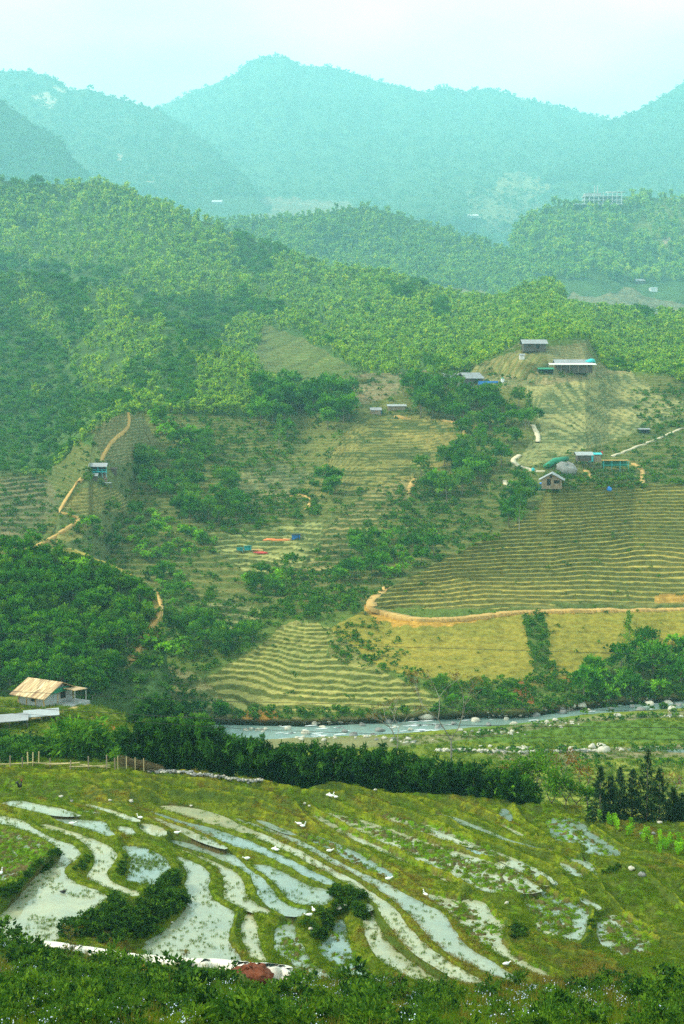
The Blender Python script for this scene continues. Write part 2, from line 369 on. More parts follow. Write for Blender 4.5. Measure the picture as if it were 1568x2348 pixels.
bs = lambda x0, x1, dY: ([(x, y+70, Y-15+dY) for x, y, Y in zip(xs6, y6, Y6) if x0-40 < x < x1+40], [(x, y, Y+4+dY) for x, y, Y in zip(xs6, y6, Y6) if x0-40 < x < x1+40])
b1_, b2_ = bs(XL, 650, 0)
SM6b = Sheet('forest_spur', XL, 648, 260, [b1_, b2_, [(XL,655,1330),(0,640,1300),(80,636,1290),(150,645,1270),(220,658,1240),(280,679,1180),(330,708,1110),(380,739,1030),(450,768,950),(520,802,850),(580,845,750),(620,890,685),(648,945,652)]], [10,150], relief=0.03, rsc=(0.006,0.007), seed=43, sm=6, wig=4, back=0.08, bdrop=0.4)
b1_, b2_ = bs(370, 860, 12)
SM6c = Sheet('forest_spur', 372, 858, 230, [b1_, b2_, [(372,566,1800),(430,584,1690),(500,612,1560),(550,636,1450),(600,662,1340),(645,690,1230),(700,725,1090),(760,772,930),(800,812,840),(830,846,750),(858,882,700)]], [10,150], relief=0.03, rsc=(0.006,0.007), seed=47, sm=6, wig=4, back=0.08, bdrop=0.4)
# --- the valley slope up to the forest
cz = lambda pts, z: [(x, y, Yz(x, y, z)) for x, y in pts]
BANK = [(XL,1650),(300,1652),(540,1656),(700,1660),(860,1652),(980,1645),(1100,1640),(1200,1640),(1300,1625),(1420,1612),(1568,1600),(XR,1575)]
SM8 = Sheet('valley_slope', XL, XR, 1000, [cz([(x,y+14) for x,y in BANK], -86.0), cz([(x,y-1) for x,y in BANK], -82.0), cz([(x,y-16) for x,y in BANK], -80.6),
    [(XL,1400,420),(300,1400,430),(700,1400,405),(XR,1400,405)], [(XL,1250,490),(800,1250,480),(XR,1250,470)],
    [(x,1250+(y-1250)*0.5,480+(Y-480)*0.5) for x,y,Y in zip(xs6,y6,Y6)], [(x,y-6,Y+10) for x,y,Y in zip(xs6,y6,Y6)]], [10,10,110,80,90,90], relief=0.013, rsc=(0.007,0.009), seed=51, sm=5, back=0.05, bdrop=0.1)
SM9 = Sheet('spur', 834, XR, 620, [[(834,1450,404),(1000,1455,392),(XR,1455,392)], [(834,1405,402),(1000,1330,424),(1250,1330,428),(XR,1330,430)], [(834,1396,405),(870,1365,412),(900,1342,418),(1000,1290,430),(1100,1240,442),(1180,1200,454),(1230,1165,463),(1250,1122,472),(1264,1101,476),(1400,1101,492),(1450,1106,500),(1568,1110,500),(XR,1090,505)]], [60,190], relief=0.004, rsc=(0.006,0.01), seed=61, sm=4, back=0.06, bdrop=0.5)
SM12 = Sheet('spur_left', XL, 440, 330, [[(XL,1430,400),(100,1400,405),(200,1395,420),(300,1388,465),(440,1360,600)], [(XL,1340,440),(0,1282,452),(60,1257,455),(110,1237,458),(128,1205,470),(134,1178,475),(152,1150,485),(178,1107,500),(204,1070,512),(213,1002,540),(240,964,556),(290,944,585),(330,956,600),(345,985,605),(380,1040,612),(420,1110,630),(440,1190,650)]], [200], relief=0.01, seed=71, sm=4, back=0.05, bdrop=0.6)
SM10 = Sheet('knoll', XL, 392, 260, [[(XL,1620,290),(392,1620,310)], [(XL,1240,370),(0,1272,362),(80,1258,362),(160,1256,365),(200,1270,365),(250,1290,362),(300,1312,360),(350,1350,350),(370,1400,340),(378,1470,330),(392,1590,318)]], [150], relief=0.02, seed=81, back=0.06, bdrop=0.7)
# --- valley floor this side of the river, house hillock, paddies' drop
NB = [(440,1708),(640,1696),(860,1688),(960,1682),(1060,1673),(1200,1660),(1330,1642),(1420,1635),(1568,1626),(XR,1615)]
SMF = Sheet('valley_floor', 440, XR, 420, [cz([(440,1960),(XR,1960)], -66), cz([(440,1880),(XR,1880)], -69.5), cz([(440,1760),(XR,1752)], -77.5), cz([(440,1735),(1000,1722),(1200,1728),(XR,1722)], -79.2), cz(NB, -81.6), cz([(x,y-5) for x,y in NB], -83.0), cz([(x,y-18) for x,y in NB], -84.5)], [20,50,24,40,10,5], relief=0.001, seed=91, sm=2, back=0.01, bdrop=0.1)
SMH = Sheet('house_hillock', XL, 640, 330, [[(XL,1800,161),(640,1840,160)], [(XL,1745,170),(300,1748,170),(500,1783,172),(640,1830,176)], [(XL,1722,196),(200,1722,196),(450,1750,190),(640,1820,186)], [(XL,1690,212),(200,1690,212),(450,1725,200),(640,1812,190)], [(XL,1632,226),(200,1632,226),(450,1688,212),(640,1805,200)], [(XL,1590,246),(0,1596,244),(150,1601,242),(230,1618,238),(300,1640,232),(400,1652,226),(460,1672,222),(520,1720,214),(580,1770,208),(640,1800,204)]], [20,50,40,60,40], relief=0.004, rsc=(0.02,0.03), seed=95, sm=4, back=0.12, bdrop=0.9)
CREST = [(XL,2120),(-100,2138),(70,2158),(110,2166),(167,2176),(233,2188),(300,2199),(367,2206),(433,2212),(523,2219),(560,2228),(600,2262),(660,2240),(720,2244),(784,2252),(900,2262),(1000,2275),(1100,2264),(1200,2257),(1300,2265),(1400,2252),(1500,2247),(1640,2240),(XR,2220)]
SMN = Sheet('near_slope', XL, XR, 520, [[(XL,2620,24),(XR,2620,24)], [(XL,2400,38),(XR,2400,38)], [(x,y,92-0.012*(x-200) if x<700 else 84) for x,y in CREST]], [60,190], relief=0.01, rsc=(0.02,0.02), seed=99, sm=5, back=0.03, bdrop=2.2)

# --- what grows where
SCRUB=(0.085,0.125,0.022); GRASS=(0.19,0.22,0.025); DRY=(0.215,0.185,0.030); SOIL=(0.34,0.18,0.035); FOREST=(0.055,0.105,0.022); BROWN=(0.20,0.165,0.085)
TREAD=(0.225,0.195,0.052); RISER=(0.060,0.082,0.020); OLIVE=(0.22,0.21,0.065)
SM1.paint((0.055,0.105,0.028), [([(470,460),(620,455),(800,462),(800,500),(440,510)],BROWN), ([(1060,440),(1180,420),(1250,470),(1210,500),(1260,540),(1100,520)],(0.16,0.18,0.08)), ([(1140,400),(1240,400),(1270,440),(1150,450)],(0.22,0.22,0.09))], warp=14)
SM1r.paint((0.045,0.095,0.025), [])
SM2.paint((0.06,0.10,0.03), [([(75,215),(110,208),(128,225),(120,250),(90,245)],(0.42,0.34,0.24)), ([(120,190),(156,200),(150,215),(120,205)],(0.40,0.34,0.24)), ([(268,350),(282,345),(278,370),(268,372)],(0.42,0.33,0.22)), ([(340,405),(365,408),(350,425),(335,420)],(0.4,0.33,0.22))], warp=8)
SM2b.paint((0.04,0.09,0.022), [])
SM4.paint(FOREST, [([(1440,520),(1568,420),(1888,400),(1888,600),(1568,600)],(0.12,0.16,0.03)), ([(1520,545),(1540,540),(1550,560),(1525,560)],(0.4,0.3,0.2))])
SM5.paint(FOREST, [([(1270,655),(1310,622),(1400,628),(1480,648),(1540,680),(1888,720),(1888,800),(1290,800)],BROWN), ([(1318,622),(1360,622),(1410,635),(1370,640),(1320,640)],GRASS), ([(1000,655),(1060,662),(1120,668),(1120,690),(1000,690)],(0.2,0.2,0.09))])
SM6.paint(FOREST, [([(600,745),(680,770),(760,815),(850,862),(800,900),(700,890),(600,870),(570,850)],(0.10,0.125,0.035)), ([(720,880),(830,862),(980,850),(980,930),(740,940)],BROWN), ([(1080,840),(1190,790),(1350,780),(1390,860),(1080,900)],(0.16,0.17,0.06))], warp=10)
SM6b.paint(FOREST, []); SM6c.paint(FOREST, [([(600,745),(680,770),(760,815),(850,862),(800,900),(700,890),(600,870),(570,850)],(0.10,0.125,0.035))], warp=10)
SM8.paint(SCRUB, [
  ([(x,y-14) for x,y in BANK]+[(x,y+45) for x,y in BANK[::-1]],(0.135,0.125,0.040)),
  ([(XL,1085),(120,1092),(150,1180),(0,1300),(XL,1300)],(0.13,0.14,0.05)),
  ([(730,880),(830,855),(985,850),(960,900),(900,960),(820,965),(740,930)],BROWN),
  ([(650,960),(760,950),(830,990),(720,1070),(640,1130),(560,1120),(600,1040)],(0.12,0.135,0.05)),
  ([(390,1290),(430,1270),(490,1262),(555,1330),(545,1352),(500,1350),(440,1345)],(0.26,0.20,0.06)),
  ([(440,1345),(520,1352),(555,1372),(470,1380)],(0.22,0.19,0.06)),
  ([(1040,1150),(1110,1095),(1180,1080),(1170,1150),(1110,1215),(1060,1200)],(0.20,0.20,0.05)),
  ([(760,1440),(840,1396),(960,1430),(1190,1405),(1888,1390),(1888,1480),(1430,1480),(1330,1545),(1240,1572),(1000,1560),(880,1535)],DRY),
  ([(730,1450),(840,1410),(900,1440),(930,1500),(880,1545),(770,1520)],(0.17,0.17,0.045)),
  ([(1195,1408),(1250,1408),(1262,1480),(1275,1545),(1225,1545),(1215,1480)],SCRUB),
  ([(1040,1200),(1060,1205),(1110,1200),(1150,1150),(1153,1175),(1120,1220),(1085,1225)],SOIL),
  ([(555,1608),(612,1612),(640,1640),(610,1655),(550,1650)],SOIL),
  ([(1175,1560),(1200,1550),(1215,1580),(1220,1615),(1190,1620)],(0.24,0.10,0.03)),
  ([(1280,1530),(1310,1530),(1312,1560),(1290,1560)],(0.24,0.11,0.03)),
  ([(640,1430),(700,1420),(720,1440),(650,1450)],OLIVE)], warp=7)
SM9.paint((0.14,0.16,0.045), [([(834,1460),(850,1405),(900,1412),(960,1425),(1060,1424),(1190,1407),(1888,1392),(1888,1480),(834,1480)],DRY),
  ([(845,1385),(880,1412),(960,1432),(1040,1428),(1000,1440),(900,1440),(850,1425)],SOIL), ([(1500,1365),(1888,1350),(1888,1382),(1510,1385)],SOIL)], warp=4)
SM12.paint((0.10,0.125,0.04), [([(0,1290),(110,1232),(190,1185),(215,1200),(190,1230),(100,1260),(20,1310)],(0.24,0.21,0.06)), ([(205,1025),(245,1020),(235,1060),(205,1070)],(0.19,0.21,0.07))], warp=4)
SM10.paint((0.045,0.085,0.022), [([(110,1262),(130,1240),(200,1240),(260,1270),(310,1305),(300,1320),(230,1285),(170,1270)],(0.30,0.25,0.06)), ([(340,1360),(385,1350),(392,1420),(330,1500),(280,1540),(300,1480),(350,1420)],(0.20,0.17,0.05))])
SMF.paint((0.13,0.165,0.016), [([(1000,1700),(1100,1660),(1340,1640),(1568,1655),(1888,1640),(1888,1705),(1400,1700),(1180,1702)],(0.085,0.15,0.018)),
  ([(440,1690),(900,1690),(1060,1680),(1320,1645),(1568,1630),(1888,1612),(1888,1622),(1568,1642),(1340,1655),(1080,1695),(900,1712),(440,1722)],(0.17,0.17,0.075)),
  ([(1100,1722),(1300,1718),(1568,1705),(1888,1700),(1888,1735),(1500,1735),(1300,1745),(1150,1742)],(0.19,0.17,0.085))], warp=3)
SMH.paint((0.11,0.135,0.016), [([(200,1632),(232,1640),(258,1652),(300,1688),(292,1704),(250,1672),(215,1650)],(0.30,0.14,0.035)), ([(20,1645),(120,1618),(205,1600),(230,1605),(150,1630),(60,1665)],(0.34,0.27,0.10))], warp=3)
SMN.paint((0.055,0.078,0.012), [], warp=3)
T = lambda s, poly, step, seed=0, tread=TREAD, riser=RISER, width=0.55, warp=0.8, amp=1.0: s.terrace(poly, step, riser, tread, width, warp, seed, 0.0, amp)
T(SM8, [(XL,880),(740,880),(1060,860),(1888,860),(1888,1395),(1190,1400),(840,1390),(700,1410),(420,1360),(XL,1390)], 1.15, 20, (0.145,0.14,0.040), (0.075,0.10,0.022), 0.55, 1.0, 0.8)
T(SM8, [(430,1580),(600,1478),(640,1438),(720,1423),(770,1445),(745,1500),(880,1540),(1010,1600),(990,1625),(700,1630),(540,1625)], 0.62, 2, (0.29,0.275,0.08), (0.080,0.10,0.02), 0.62, 0.25)
T(SM8, [(150,1525),(400,1518),(470,1560),(560,1640),(250,1660),(140,1640)], 0.95, 3, (0.35,0.30,0.12), (0.10,0.12,0.035), 0.5)
T(SM8, [(820,962),(930,952),(1010,956),(1068,975),(1060,1050),(960,1090),(900,1112),(780,1125),(640,1155),(720,1085)], 1.0, 4)
T(SM8, [(935,1095),(965,1130),(900,1185),(830,1215),(790,1300),(690,1360),(690,1290),(760,1200),(850,1120)], 1.05, 5, (0.27,0.22,0.08))
T(SM8, [(480,1245),(560,1208),(740,1192),(730,1260),(690,1310),(560,1310)], 0.95, 6, (0.27,0.27,0.09))
T(SM8, [(440,1365),(560,1378),(605,1400),(595,1435),(510,1460),(470,1405)], 1.0, 7, (0.25,0.24,0.09))
T(SM8, [(1200,880),(1260,862),(1440,845),(1520,905),(1600,935),(1400,1010),(1240,1060),(1170,1072),(1240,980)], 1.05, 8, (0.28,0.26,0.10), (0.10,0.125,0.045))
T(SM8, [(1040,885),(1060,852),(1190,800),(1340,785),(1365,830),(1450,850),(1240,880),(1100,892)], 1.25, 9, (0.24,0.20,0.09), (0.11,0.13,0.05))
T(SM8, [(740,885),(830,858),(960,856),(920,900),(820,930),(745,935)], 1.2, 10, (0.22,0.18,0.09), (0.12,0.13,0.055))
T(SM8, [(XL,1090),(110,1095),(140,1150),(60,1250),(XL,1280)], 1.1, 11, (0.17,0.15,0.07), (0.08,0.10,0.035))
T(SM8, [(540,1090),(640,1060),(720,1085),(640,1150),(540,1165)], 1.1, 15, (0.22,0.20,0.08), (0.09,0.115,0.04))
T(SM8, [(760,1440),(840,1396),(960,1430),(1190,1405),(1888,1390),(1888,1480),(1430,1480),(1330,1545),(1262,1560),(1255,1410),(1195,1410),(1222,1560),(1000,1560),(880,1535)], 0.9, 22, (0.225,0.192,0.028), (0.19,0.175,0.028), 0.6, 2.2, 0.15)
T(SM9, [(842,1385),(870,1360),(1000,1286),(1240,1150),(1262,1108),(1888,1100),(1888,1395),(1190,1404),(1040,1418),(960,1420)], 0.95, 12, (0.33,0.27,0.062), (0.085,0.092,0.022), 0.5, 1.5)
T(SM12, [(212,1000),(245,960),(295,945),(335,958),(350,990),(385,1045),(300,1062),(240,1062)], 1.15, 13, (0.24,0.21,0.09), (0.10,0.12,0.045))
T(SM12, [(140,1165),(180,1120),(215,1112),(260,1120),(320,1165),(200,1180)], 1.1, 14, (0.30,0.25,0.08), (0.11,0.125,0.035))
T(SM1, [(450,512),(480,462),(620,456),(800,460),(820,500)], 4.0, 15, (0.22,0.19,0.11), (0.13,0.14,0.07))
T(SM6c, [(600,745),(680,770),(760,815),(850,862),(800,900),(700,890),(600,870)], 1.6, 23, (0.15,0.15,0.045), (0.08,0.115,0.028), 0.5)
T(SM6, [(600,745),(680,770),(760,815),(850,862),(800,900),(700,890),(600,870)], 1.6, 23, (0.15,0.15,0.045), (0.08,0.115,0.028), 0.5)
T(SM6, [(1080,840),(1190,790),(1350,780),(1390,860),(1080,900)], 1.4, 24, (0.19,0.17,0.06), (0.10,0.12,0.035), 0.5)
T(SM5, [(1275,660),(1310,628),(1400,634),(1480,650),(1540,682),(1888,720),(1888,800),(1290,800)], 3.0, 16, (0.22,0.19,0.10), (0.14,0.14,0.06))
T(SMF, [(1150,1745),(1888,1740),(1888,1880),(1150,1880)], 0.55, 17, (0.20,0.23,0.035), (0.09,0.10,0.02), 0.75, 2.0)
xs9 = np.interp(SM9.X, [834,860,900,960,1040,1120,1888], [1392,1402,1412,1422,1423,1413,1390])
for S9 in (SM9, SM8):
    xr = np.interp(S9.X, [800,846,862,900,960,1040,1120,1190,1300,1888], [1386,1388,1402,1411,1421,1421,1411,1404,1401,1386])
    w9 = np.interp(S9.X, [820,850,940,1060,1190,1888], [6,20,17,9,4,3])*(0.7+0.8*vnoise(S9.X*0.06, S9.y*0.05, 3)); m9 = (S9.y > xr-3) & (S9.y < xr+w9) & (S9.X > 835)
    S9.cover[m9] = (0.40,0.225,0.040)
    m9 = (S9.X > 1500) & (S9.y > 1362+4*fbm(S9.X*0.05, S9.X*0, 2, 4)) & (S9.y < 1380); S9.cover[m9] = (0.36,0.21,0.045)
MT_FAR = terrain_mat('far_hill_cover', 0.05, 0.004, 0.55, 0.9, 8.0)
MT_MID = terrain_mat('slope_cover', 0.55, 0.03, 0.45, 0.8, 0.8)
MT_NEAR = terrain_mat('near_cover', 2.2, 0.12, 0.5, 0.8, 0.15)
for s_, n_ in ((SM1,8),(SM1r,8),(SM2,7),(SM2b,5),(SM4,3),(SM5,3),(SM6,1.5),(SM6b,1.5),(SM6c,1.5)): s_.build(MT_FAR, rough=n_, rscale=0.03)
for s_, n_ in ((SM8,0.3),(SM9,0.2),(SM12,0.25),(SM10,0.5)): s_.build(MT_MID, rough=n_, rscale=0.35)
for s_, n_ in ((SMF,0.12),(SMH,0.3),(SMN,0.22)): s_.build(MT_NEAR, rough=n_, rscale=0.5)
# one sheet under everything, out past the mountains
n = 40; gx = np.linspace(-11000, 11000, n); gy = np.linspace(-400, 16000, n); gX, gY = np.meshgrid(gx, gy)
gv = np.stack([gX, gY, np.full_like(gX, -105.0)], -1).reshape(-1, 3); i = (np.arange(n-1)[:, None]*n+np.arange(n-1)[None, :]).ravel()
gm = mesh_np('ground', gv, np.stack([i, i+1, i+1+n, i+n], 1), mat=MT_FAR); set_attr(gm, 'cover', np.tile([0.06, 0.10, 0.03, 1], (len(gv), 1)), 'FLOAT_COLOR')
tag(add_obj('ground', gm), kind='structure')
# ------------------------------------------------------------------ flooded rice terraces in front
Z0 = -44.0
A = lambda *p: [(x/3.0, 1800.1+y/3.0) for x, y in p]
B = lambda *p: [(522.7+x/3.0, 1800.1+y/3.0) for x, y in p]
C = lambda *p: [(1045.3+x/3.0, 1800.1+y/3.0) for x, y in p]
PADDY = [   # outline in the picture frame, water level, share of mud standing out of the water
 (A((-150,150),(0,205),(90,225),(180,250),(240,300),(330,350),(420,390),(500,405),(555,460),(540,505),(470,545),(440,580),(450,620),(510,665),(600,700),(680,725),(750,768),(690,815),(640,850),(560,905),(500,950),(430,1010),(380,1085),(300,1130),(-150,1090),(-150,960),(0,900),(110,790),(150,740),(230,640),(300,580),(390,530),(425,490),(380,430),(330,385),(200,335),(90,295),(0,275),(-150,235)), 1.2, 0.10),
 (A((260,270),(330,268),(420,295),(520,325),(640,370),(740,410),(800,460),(805,500),(770,550),(730,590),(735,630),(800,680),(890,710),(980,735),(945,770),(870,750),(790,735),(720,700),(640,660),(590,640),(620,590),(650,540),(645,490),(610,420),(560,380),(480,345),(380,320),(300,305)), 0.8, 0.03),
 (A((820,420),(940,415),(1040,445),(1130,490),(1170,545),(1170,575),(1100,620),(1085,690),(980,695),(900,680),(865,640),(885,590),(905,520),(890,470)), 0.4, 0.30),
 (A((10,115),(120,103),(250,125),(400,155),(520,190),(575,210),(420,215),(250,185),(100,150),(10,130)), 1.4, 0.10),
 (A((330,215),(420,225),(580,240),(730,245),(745,290),(800,345),(740,350),(640,315),(560,285),(450,260)), 1.1, 0.08),
 (A((800,280),(905,285),(950,350),(850,335),(810,300)), 0.8, 0.05),
 (A((800,262),(960,262),(1060,268),(1140,300),(1140,362),(1040,345),(985,320),(955,285),(900,275)), 0.35, 0.02),
 (A((560,130),(640,135),(780,170),(900,215),(980,248),(900,250),(800,210),(720,175),(600,150)), 1.0, 0.08),
 (A((540,172),(690,180),(705,205),(580,196)), 1.1, 0.6),
 (A((990,165),(1100,195),(1210,235),(1300,260),(1450,290),(1568,335))+B((150,380),(300,455),(450,520),(600,600),(740,665),(735,690),(640,670),(560,640),(440,570),(320,510),(200,460),(0,405))+A((1500,370),(1350,310),(1200,255),(1080,205)), -0.2, 0.03),
 (A((990,205),(1130,240),(1280,300),(1420,360),(1568,430),(1540,440),(1380,390),(1280,340),(1150,280),(1060,230)), 0.1, 0.22),
 (A((1150,135),(1300,150),(1450,185),(1568,225))+B((100,280),(230,325),(360,385),(500,450),(620,520),(740,590),(870,650),(980,735),(1070,785),(1170,870),(1220,950),(1300,1040),(1400,1130),(1490,1190),(1568,1240))+C((100,1300),(200,1350),(235,1400),(100,1370))+B((1568,1340),(1450,1260),(1330,1190),(1230,1110),(1150,1015),(1090,940),(1050,870),(1020,800),(900,720),(800,665),(700,610),(560,535),(420,460),(280,395),(140,340),(0,300))+A((1400,260),(1200,190),(1090,150)), -0.3, 0.05),
 (B((20,218),(130,245),(250,290),(400,340),(520,390),(640,455),(800,545),(940,610),(1070,665),(1250,765),(1400,835),(1480,880),(1530,950),(1568,1020))+C((100,1130),(230,1200),(330,1260),(430,1330),(470,1365),(330,1345),(200,1290),(100,1230),(0,1190))+B((1490,1130),(1400,1070),(1300,940),(1210,850),(1100,760),(1000,690),(880,615),(760,560),(640,490),(520,430),(400,365),(250,310),(100,255)), -0.4, 0.03),
 (B((180,235),(260,250),(340,285),(470,335),(470,345),(400,335),(260,280)), -0.3, 0.1),
 (B((150,545),(270,545),(350,585),(480,650),(560,695),(690,715),(725,760),(700,810),(650,830),(530,830),(450,810),(390,760),(340,690),(260,610)), -0.5, 0.03),
 (A((1150,370),(1300,395),(1450,430),(1568,465))+B((60,490),(100,540),(160,590),(250,640),(300,720),(350,790),(440,840),(570,860),(560,890),(420,905),(340,870),(280,830),(200,760),(190,690),(150,610),(60,560),(0,530))+A((1450,480),(1300,430),(1150,385)), -0.45, 0.03),
 (A((1180,425),(1300,455),(1420,500),(1568,570))+B((60,600),(110,670),(130,760),(200,820),(290,860),(310,900),(190,880),(100,850),(0,800))+A((1530,770),(1555,690),(1520,590),(1430,525),(1300,470),(1190,440)), -0.7, 0.16),
 (A((1190,480),(1290,510),(1400,560),(1450,620),(1430,690),(1440,740),(1490,800),(1568,850))+B((45,870),(30,940),(0,1040),(0,1090),(80,1170),(90,1220),(0,1240))+A((1300,1220),(1000,1200),(980,1090),(1100,1020),(1230,920),(1280,830),(1290,760),(1270,680),(1300,630),(1260,550)), -0.5, 0.05),
 (B((110,890),(170,885),(200,950),(200,1030),(230,1100),(240,1170),(290,1220),(160,1210),(130,1120),(90,1040),(100,960)), -1.0, 0.06),
 (B((330,960),(470,945),(460,1010),(490,1070),(540,1140),(570,1220),(650,1270),(720,1320),(650,1340),(520,1290),(400,1210),(330,1150),(310,1080)), -1.1, 0.48),
 (B((740,930),(800,925),(815,1000),(835,1100),(860,1180),(960,1240),(1000,1330),(900,1340),(780,1290),(650,1180),(610,1110),(690,1060),(720,990)), -1.4, 0.42),
 (B((950,810),(990,820),(1000,850),(960,870)), -0.6, 0.03),
 (B((950,880),(1000,880),(1020,950),(1100,1080),(1200,1170),(1330,1260),(1450,1340),(1560,1400),(1400,1400),(1300,1340),(1180,1290),(1070,1220),(1000,1150),(960,1060),(920,960)), -1.0, 0.16),
 (B((1300,690),(1450,730),(1568,760))+C((100,757),(200,778),(260,850),(300,900),(345,950),(310,1030),(340,1090),(430,1170),(620,1280),(650,1320),(520,1280),(420,1260),(300,1170),(200,1110),(80,1050),(10,960))+B((1568,920),(1450,830),(1320,730)), -0.7, 0.60),
 (B((560,190),(700,185),(1000,260),(1400,390))+C((0,430),(200,480),(400,590),(560,690),(600,740),(300,745),(0,690))+B((1300,560),(900,390),(700,290)), -0.35, 0.68),
 (B((480,345),(560,330),(800,420),(1100,560),(1200,640),(1100,640),(900,560),(700,450),(560,390)), -0.4, 0.68),
 (C((250,522),(330,528),(420,552),(482,578),(482,602),(420,592),(330,560)), -0.4, 0.03),
 (C((480,620),(560,613),(640,640),(692,665),(692,688),(620,682),(540,650)), -0.5, 0.03),
 (C((830,775),(880,768),(960,815),(1002,845),(960,860),(900,815)), -0.6, 0.05),
 (C((730,1050),(790,1010),(850,1030),(830,1062),(790,1072)), -0.9, 0.15),
 (C((980,1100),(1010,1080),(1070,1080),(1125,1100),(1070,1128),(1020,1120)), -1.2, 0.06),
 (B((1400,195),(1500,205),(1568,225))+C((100,262),(200,302),(330,362),(420,392),(560,428),(660,440),(660,457),(520,427),(400,407),(280,352),(160,302),(0,262)), -0.1, 0.08),
 (C((0,408),(120,448),(240,488),(200,500),(80,462),(0,427)), -0.3, 0.15),
 (C((300,160),(350,163),(385,215),(375,252),(300,222)), 0.0, 0.2),
 (C((290,255),(400,280),(560,360),(600,400),(480,370),(330,280)), -0.1, 0.45),
 (C((600,230),(800,220),(930,300),(1000,360),(1180,490),(900,485),(880,430),(720,420),(650,340)), -0.3, 0.60),
 (C((720,520),(830,500),(950,545),(970,630),(900,640),(800,620),(730,570)), -0.4, 0.68),
 (C((520,960),(600,900),(800,850),(900,880),(900,1000),(850,1060),(700,1060),(580,1020)), -0.9, 0.74),
 (C((-250,235),(0,322),(200,425),(500,545),(700,665),(600,700),(480,610),(200,470),(0,395),(-200,330)), -0.35, 0.74),
 (C((620,710),(820,775),(925,850),(875,1040),(800,1085),(640,990),(540,900),(430,800)), -0.85, 0.78),
 (C((970,900),(1200,890),(1400,1020),(1400,1150),(1100,1190),(970,1050)), -1.1, 0.82),
 (B((1000,190),(1200,225),(1568,370))+C((150,440),(0,400))+B((1300,330)), -0.2, 0.76),
 (A((-150,280),(0,300),(90,320),(200,360),(330,410),(365,440),(300,520),(120,640),(0,690),(-150,760)), 2.0, 0.85),
]
LAND = [(0,1765,2.2),(150,1775,2.0),(400,1795,1.4),(650,1815,0.8),(880,1830,0.25),(1100,1848,-0.2),(1300,1868,-0.3),(1390,1920,-0.1),(1480,1940,0.3),(1560,1930,0.6),(1700,1940,0.8),(1480,2050,-0.5),(1560,2100,-0.6),(1420,2130,-1.0),(1500,2200,-1.2),(1300,2220,-1.4),(1200,2200,-1.3)]
FIELD = A((-150,275),(0,292),(90,312),(200,352),(330,402),(372,435),(410,480),(385,525),(300,560),(225,620),(150,690),(100,740),(0,790),(-150,860))
EDGE = [(XL,1752),(0,1753),(270,1757),(340,1768),(500,1781),(600,1796),(700,1809),(830,1816),(1000,1832),(1160,1843),(1180,1851),(1330,1858),(1350,1880),(1400,1885),(1568,1884),(XR,1880)]
def plan(poly, lev):
    q = np.array(poly, float); a, b = ray(q[:, 0], q[:, 1]); Y = (Z0+lev)/b
    return np.stack([a*Y, Y], 1)
nxp, nyp = 860, 400
px_ = np.linspace(-150, 1720, nxp); eY = np.interp(px_, *zip(*EDGE))
lE = np.interp(px_, [0, 500, 1000, 1300, 1500], [2.3, 1.2, 0.0, -0.3, 0.7])
Ytop = Yz(px_, eY, Z0+lE); Ybot = Yz(px_, np.full(nxp, 2345.0), Z0)
tt = np.linspace(0, 1, nyp)[:, None]; GY = 1.0/((1-tt)/Ybot+tt/Ytop); GA = ray(px_, np.full(nxp, 2000.0))[0]
GX = GY*GA[None, :]
num = np.zeros(GX.shape); den = np.zeros(GX.shape); wd = np.full(GX.shape, 1e9); inw = np.full(GX.shape, -1, int); PLAN = []; DIN = np.zeros(GX.shape)
wx = GX+0.10*fbm(GX*1.1, GY*1.1, 3, 2); wy = GY+0.16*fbm(GX*1.1+40, GY*1.1, 3, 3)
for k, (poly, lev, mud) in enumerate(PADDY):
    q = smooth_loop(plan(poly, lev), 1); PLAN.append(q)
    d = poly_dist(wx, wy, q); ins = inside(wx, wy, q)
    w = math.exp(1.3*lev)/(np.where(ins, 0, d)+0.06)**3
    num += w*lev; den += w
    wd = np.minimum(wd, np.where(ins, 0, d) if mud < 0.4 else np.where(ins, 9, d+0.1))
    m = ins & ((inw < 0)); inw[m] = k; DIN[m] = d[m]
for x, y, lev in LAND:
    q = plan([(x, y)], lev)[0]; w = math.exp(1.3*lev)/(np.hypot(GX-q[0], GY-q[1])+4.0)**2.2; num += w*lev; den += w
LEV = num/den
fq = smooth_loop(plan(FIELD, 2.0), 1); fd = poly_dist(wx, wy, fq); fin = inside(wx, wy, fq)
LEV = np.where(fin, 2.0, np.where(fd < 0.5, np.maximum(LEV, 2.0-1.6*fd), LEV))
sm = lambda a, b, x: (lambda t: t*t*(3-2*t))(np.clip((x-a)/(b-a), 0, 1))
# contour direction of the terraces, for the long grass strips on the right
cu = (GX*0.85+GY*0.53); cvv = (GX*-0.53+GY*0.85)
strip = fbm(cu*0.55+0.5*fbm(GX*0.15, GY*0.15, 2, 4), cvv*0.05, 2, 6)
tuft2 = fbm(GX*3.0, GY*2.1, 3, 18, 0.6); tuft = fbm(GX*2.2, GY*1.6, 3, 8, 0.6); lump = fbm(GX*0.5, GY*0.45, 3, 9)
bund = sm(0.0, 0.28, wd)*(1-0.55*sm(0.7, 1.6, wd))
Hh = LEV+0.17*bund+0.07*tuft+0.16*lump*sm(0.6, 2.0, wd)+0.30*np.clip(strip, -0.5, 0.6)*sm(1.0, 2.5, wd)
for k, (poly, lev, mud) in enumerate(PADDY):
    m = inw == k
    if mud < 0.4: h = lev-0.02-0.16*sm(0.0, 0.35, DIN[m])+np.clip(tuft[m]-(0.62-mud*1.6), 0, 1)*0.5
    else: h = lev+0.30*tuft2[m]+0.10*lump[m]+(mud-0.52)*0.42-0.02
    Hh[m] = h
Hh += 0.35*np.exp(-((tt-1)/0.012)**2)*np.ones_like(Hh)*0.4
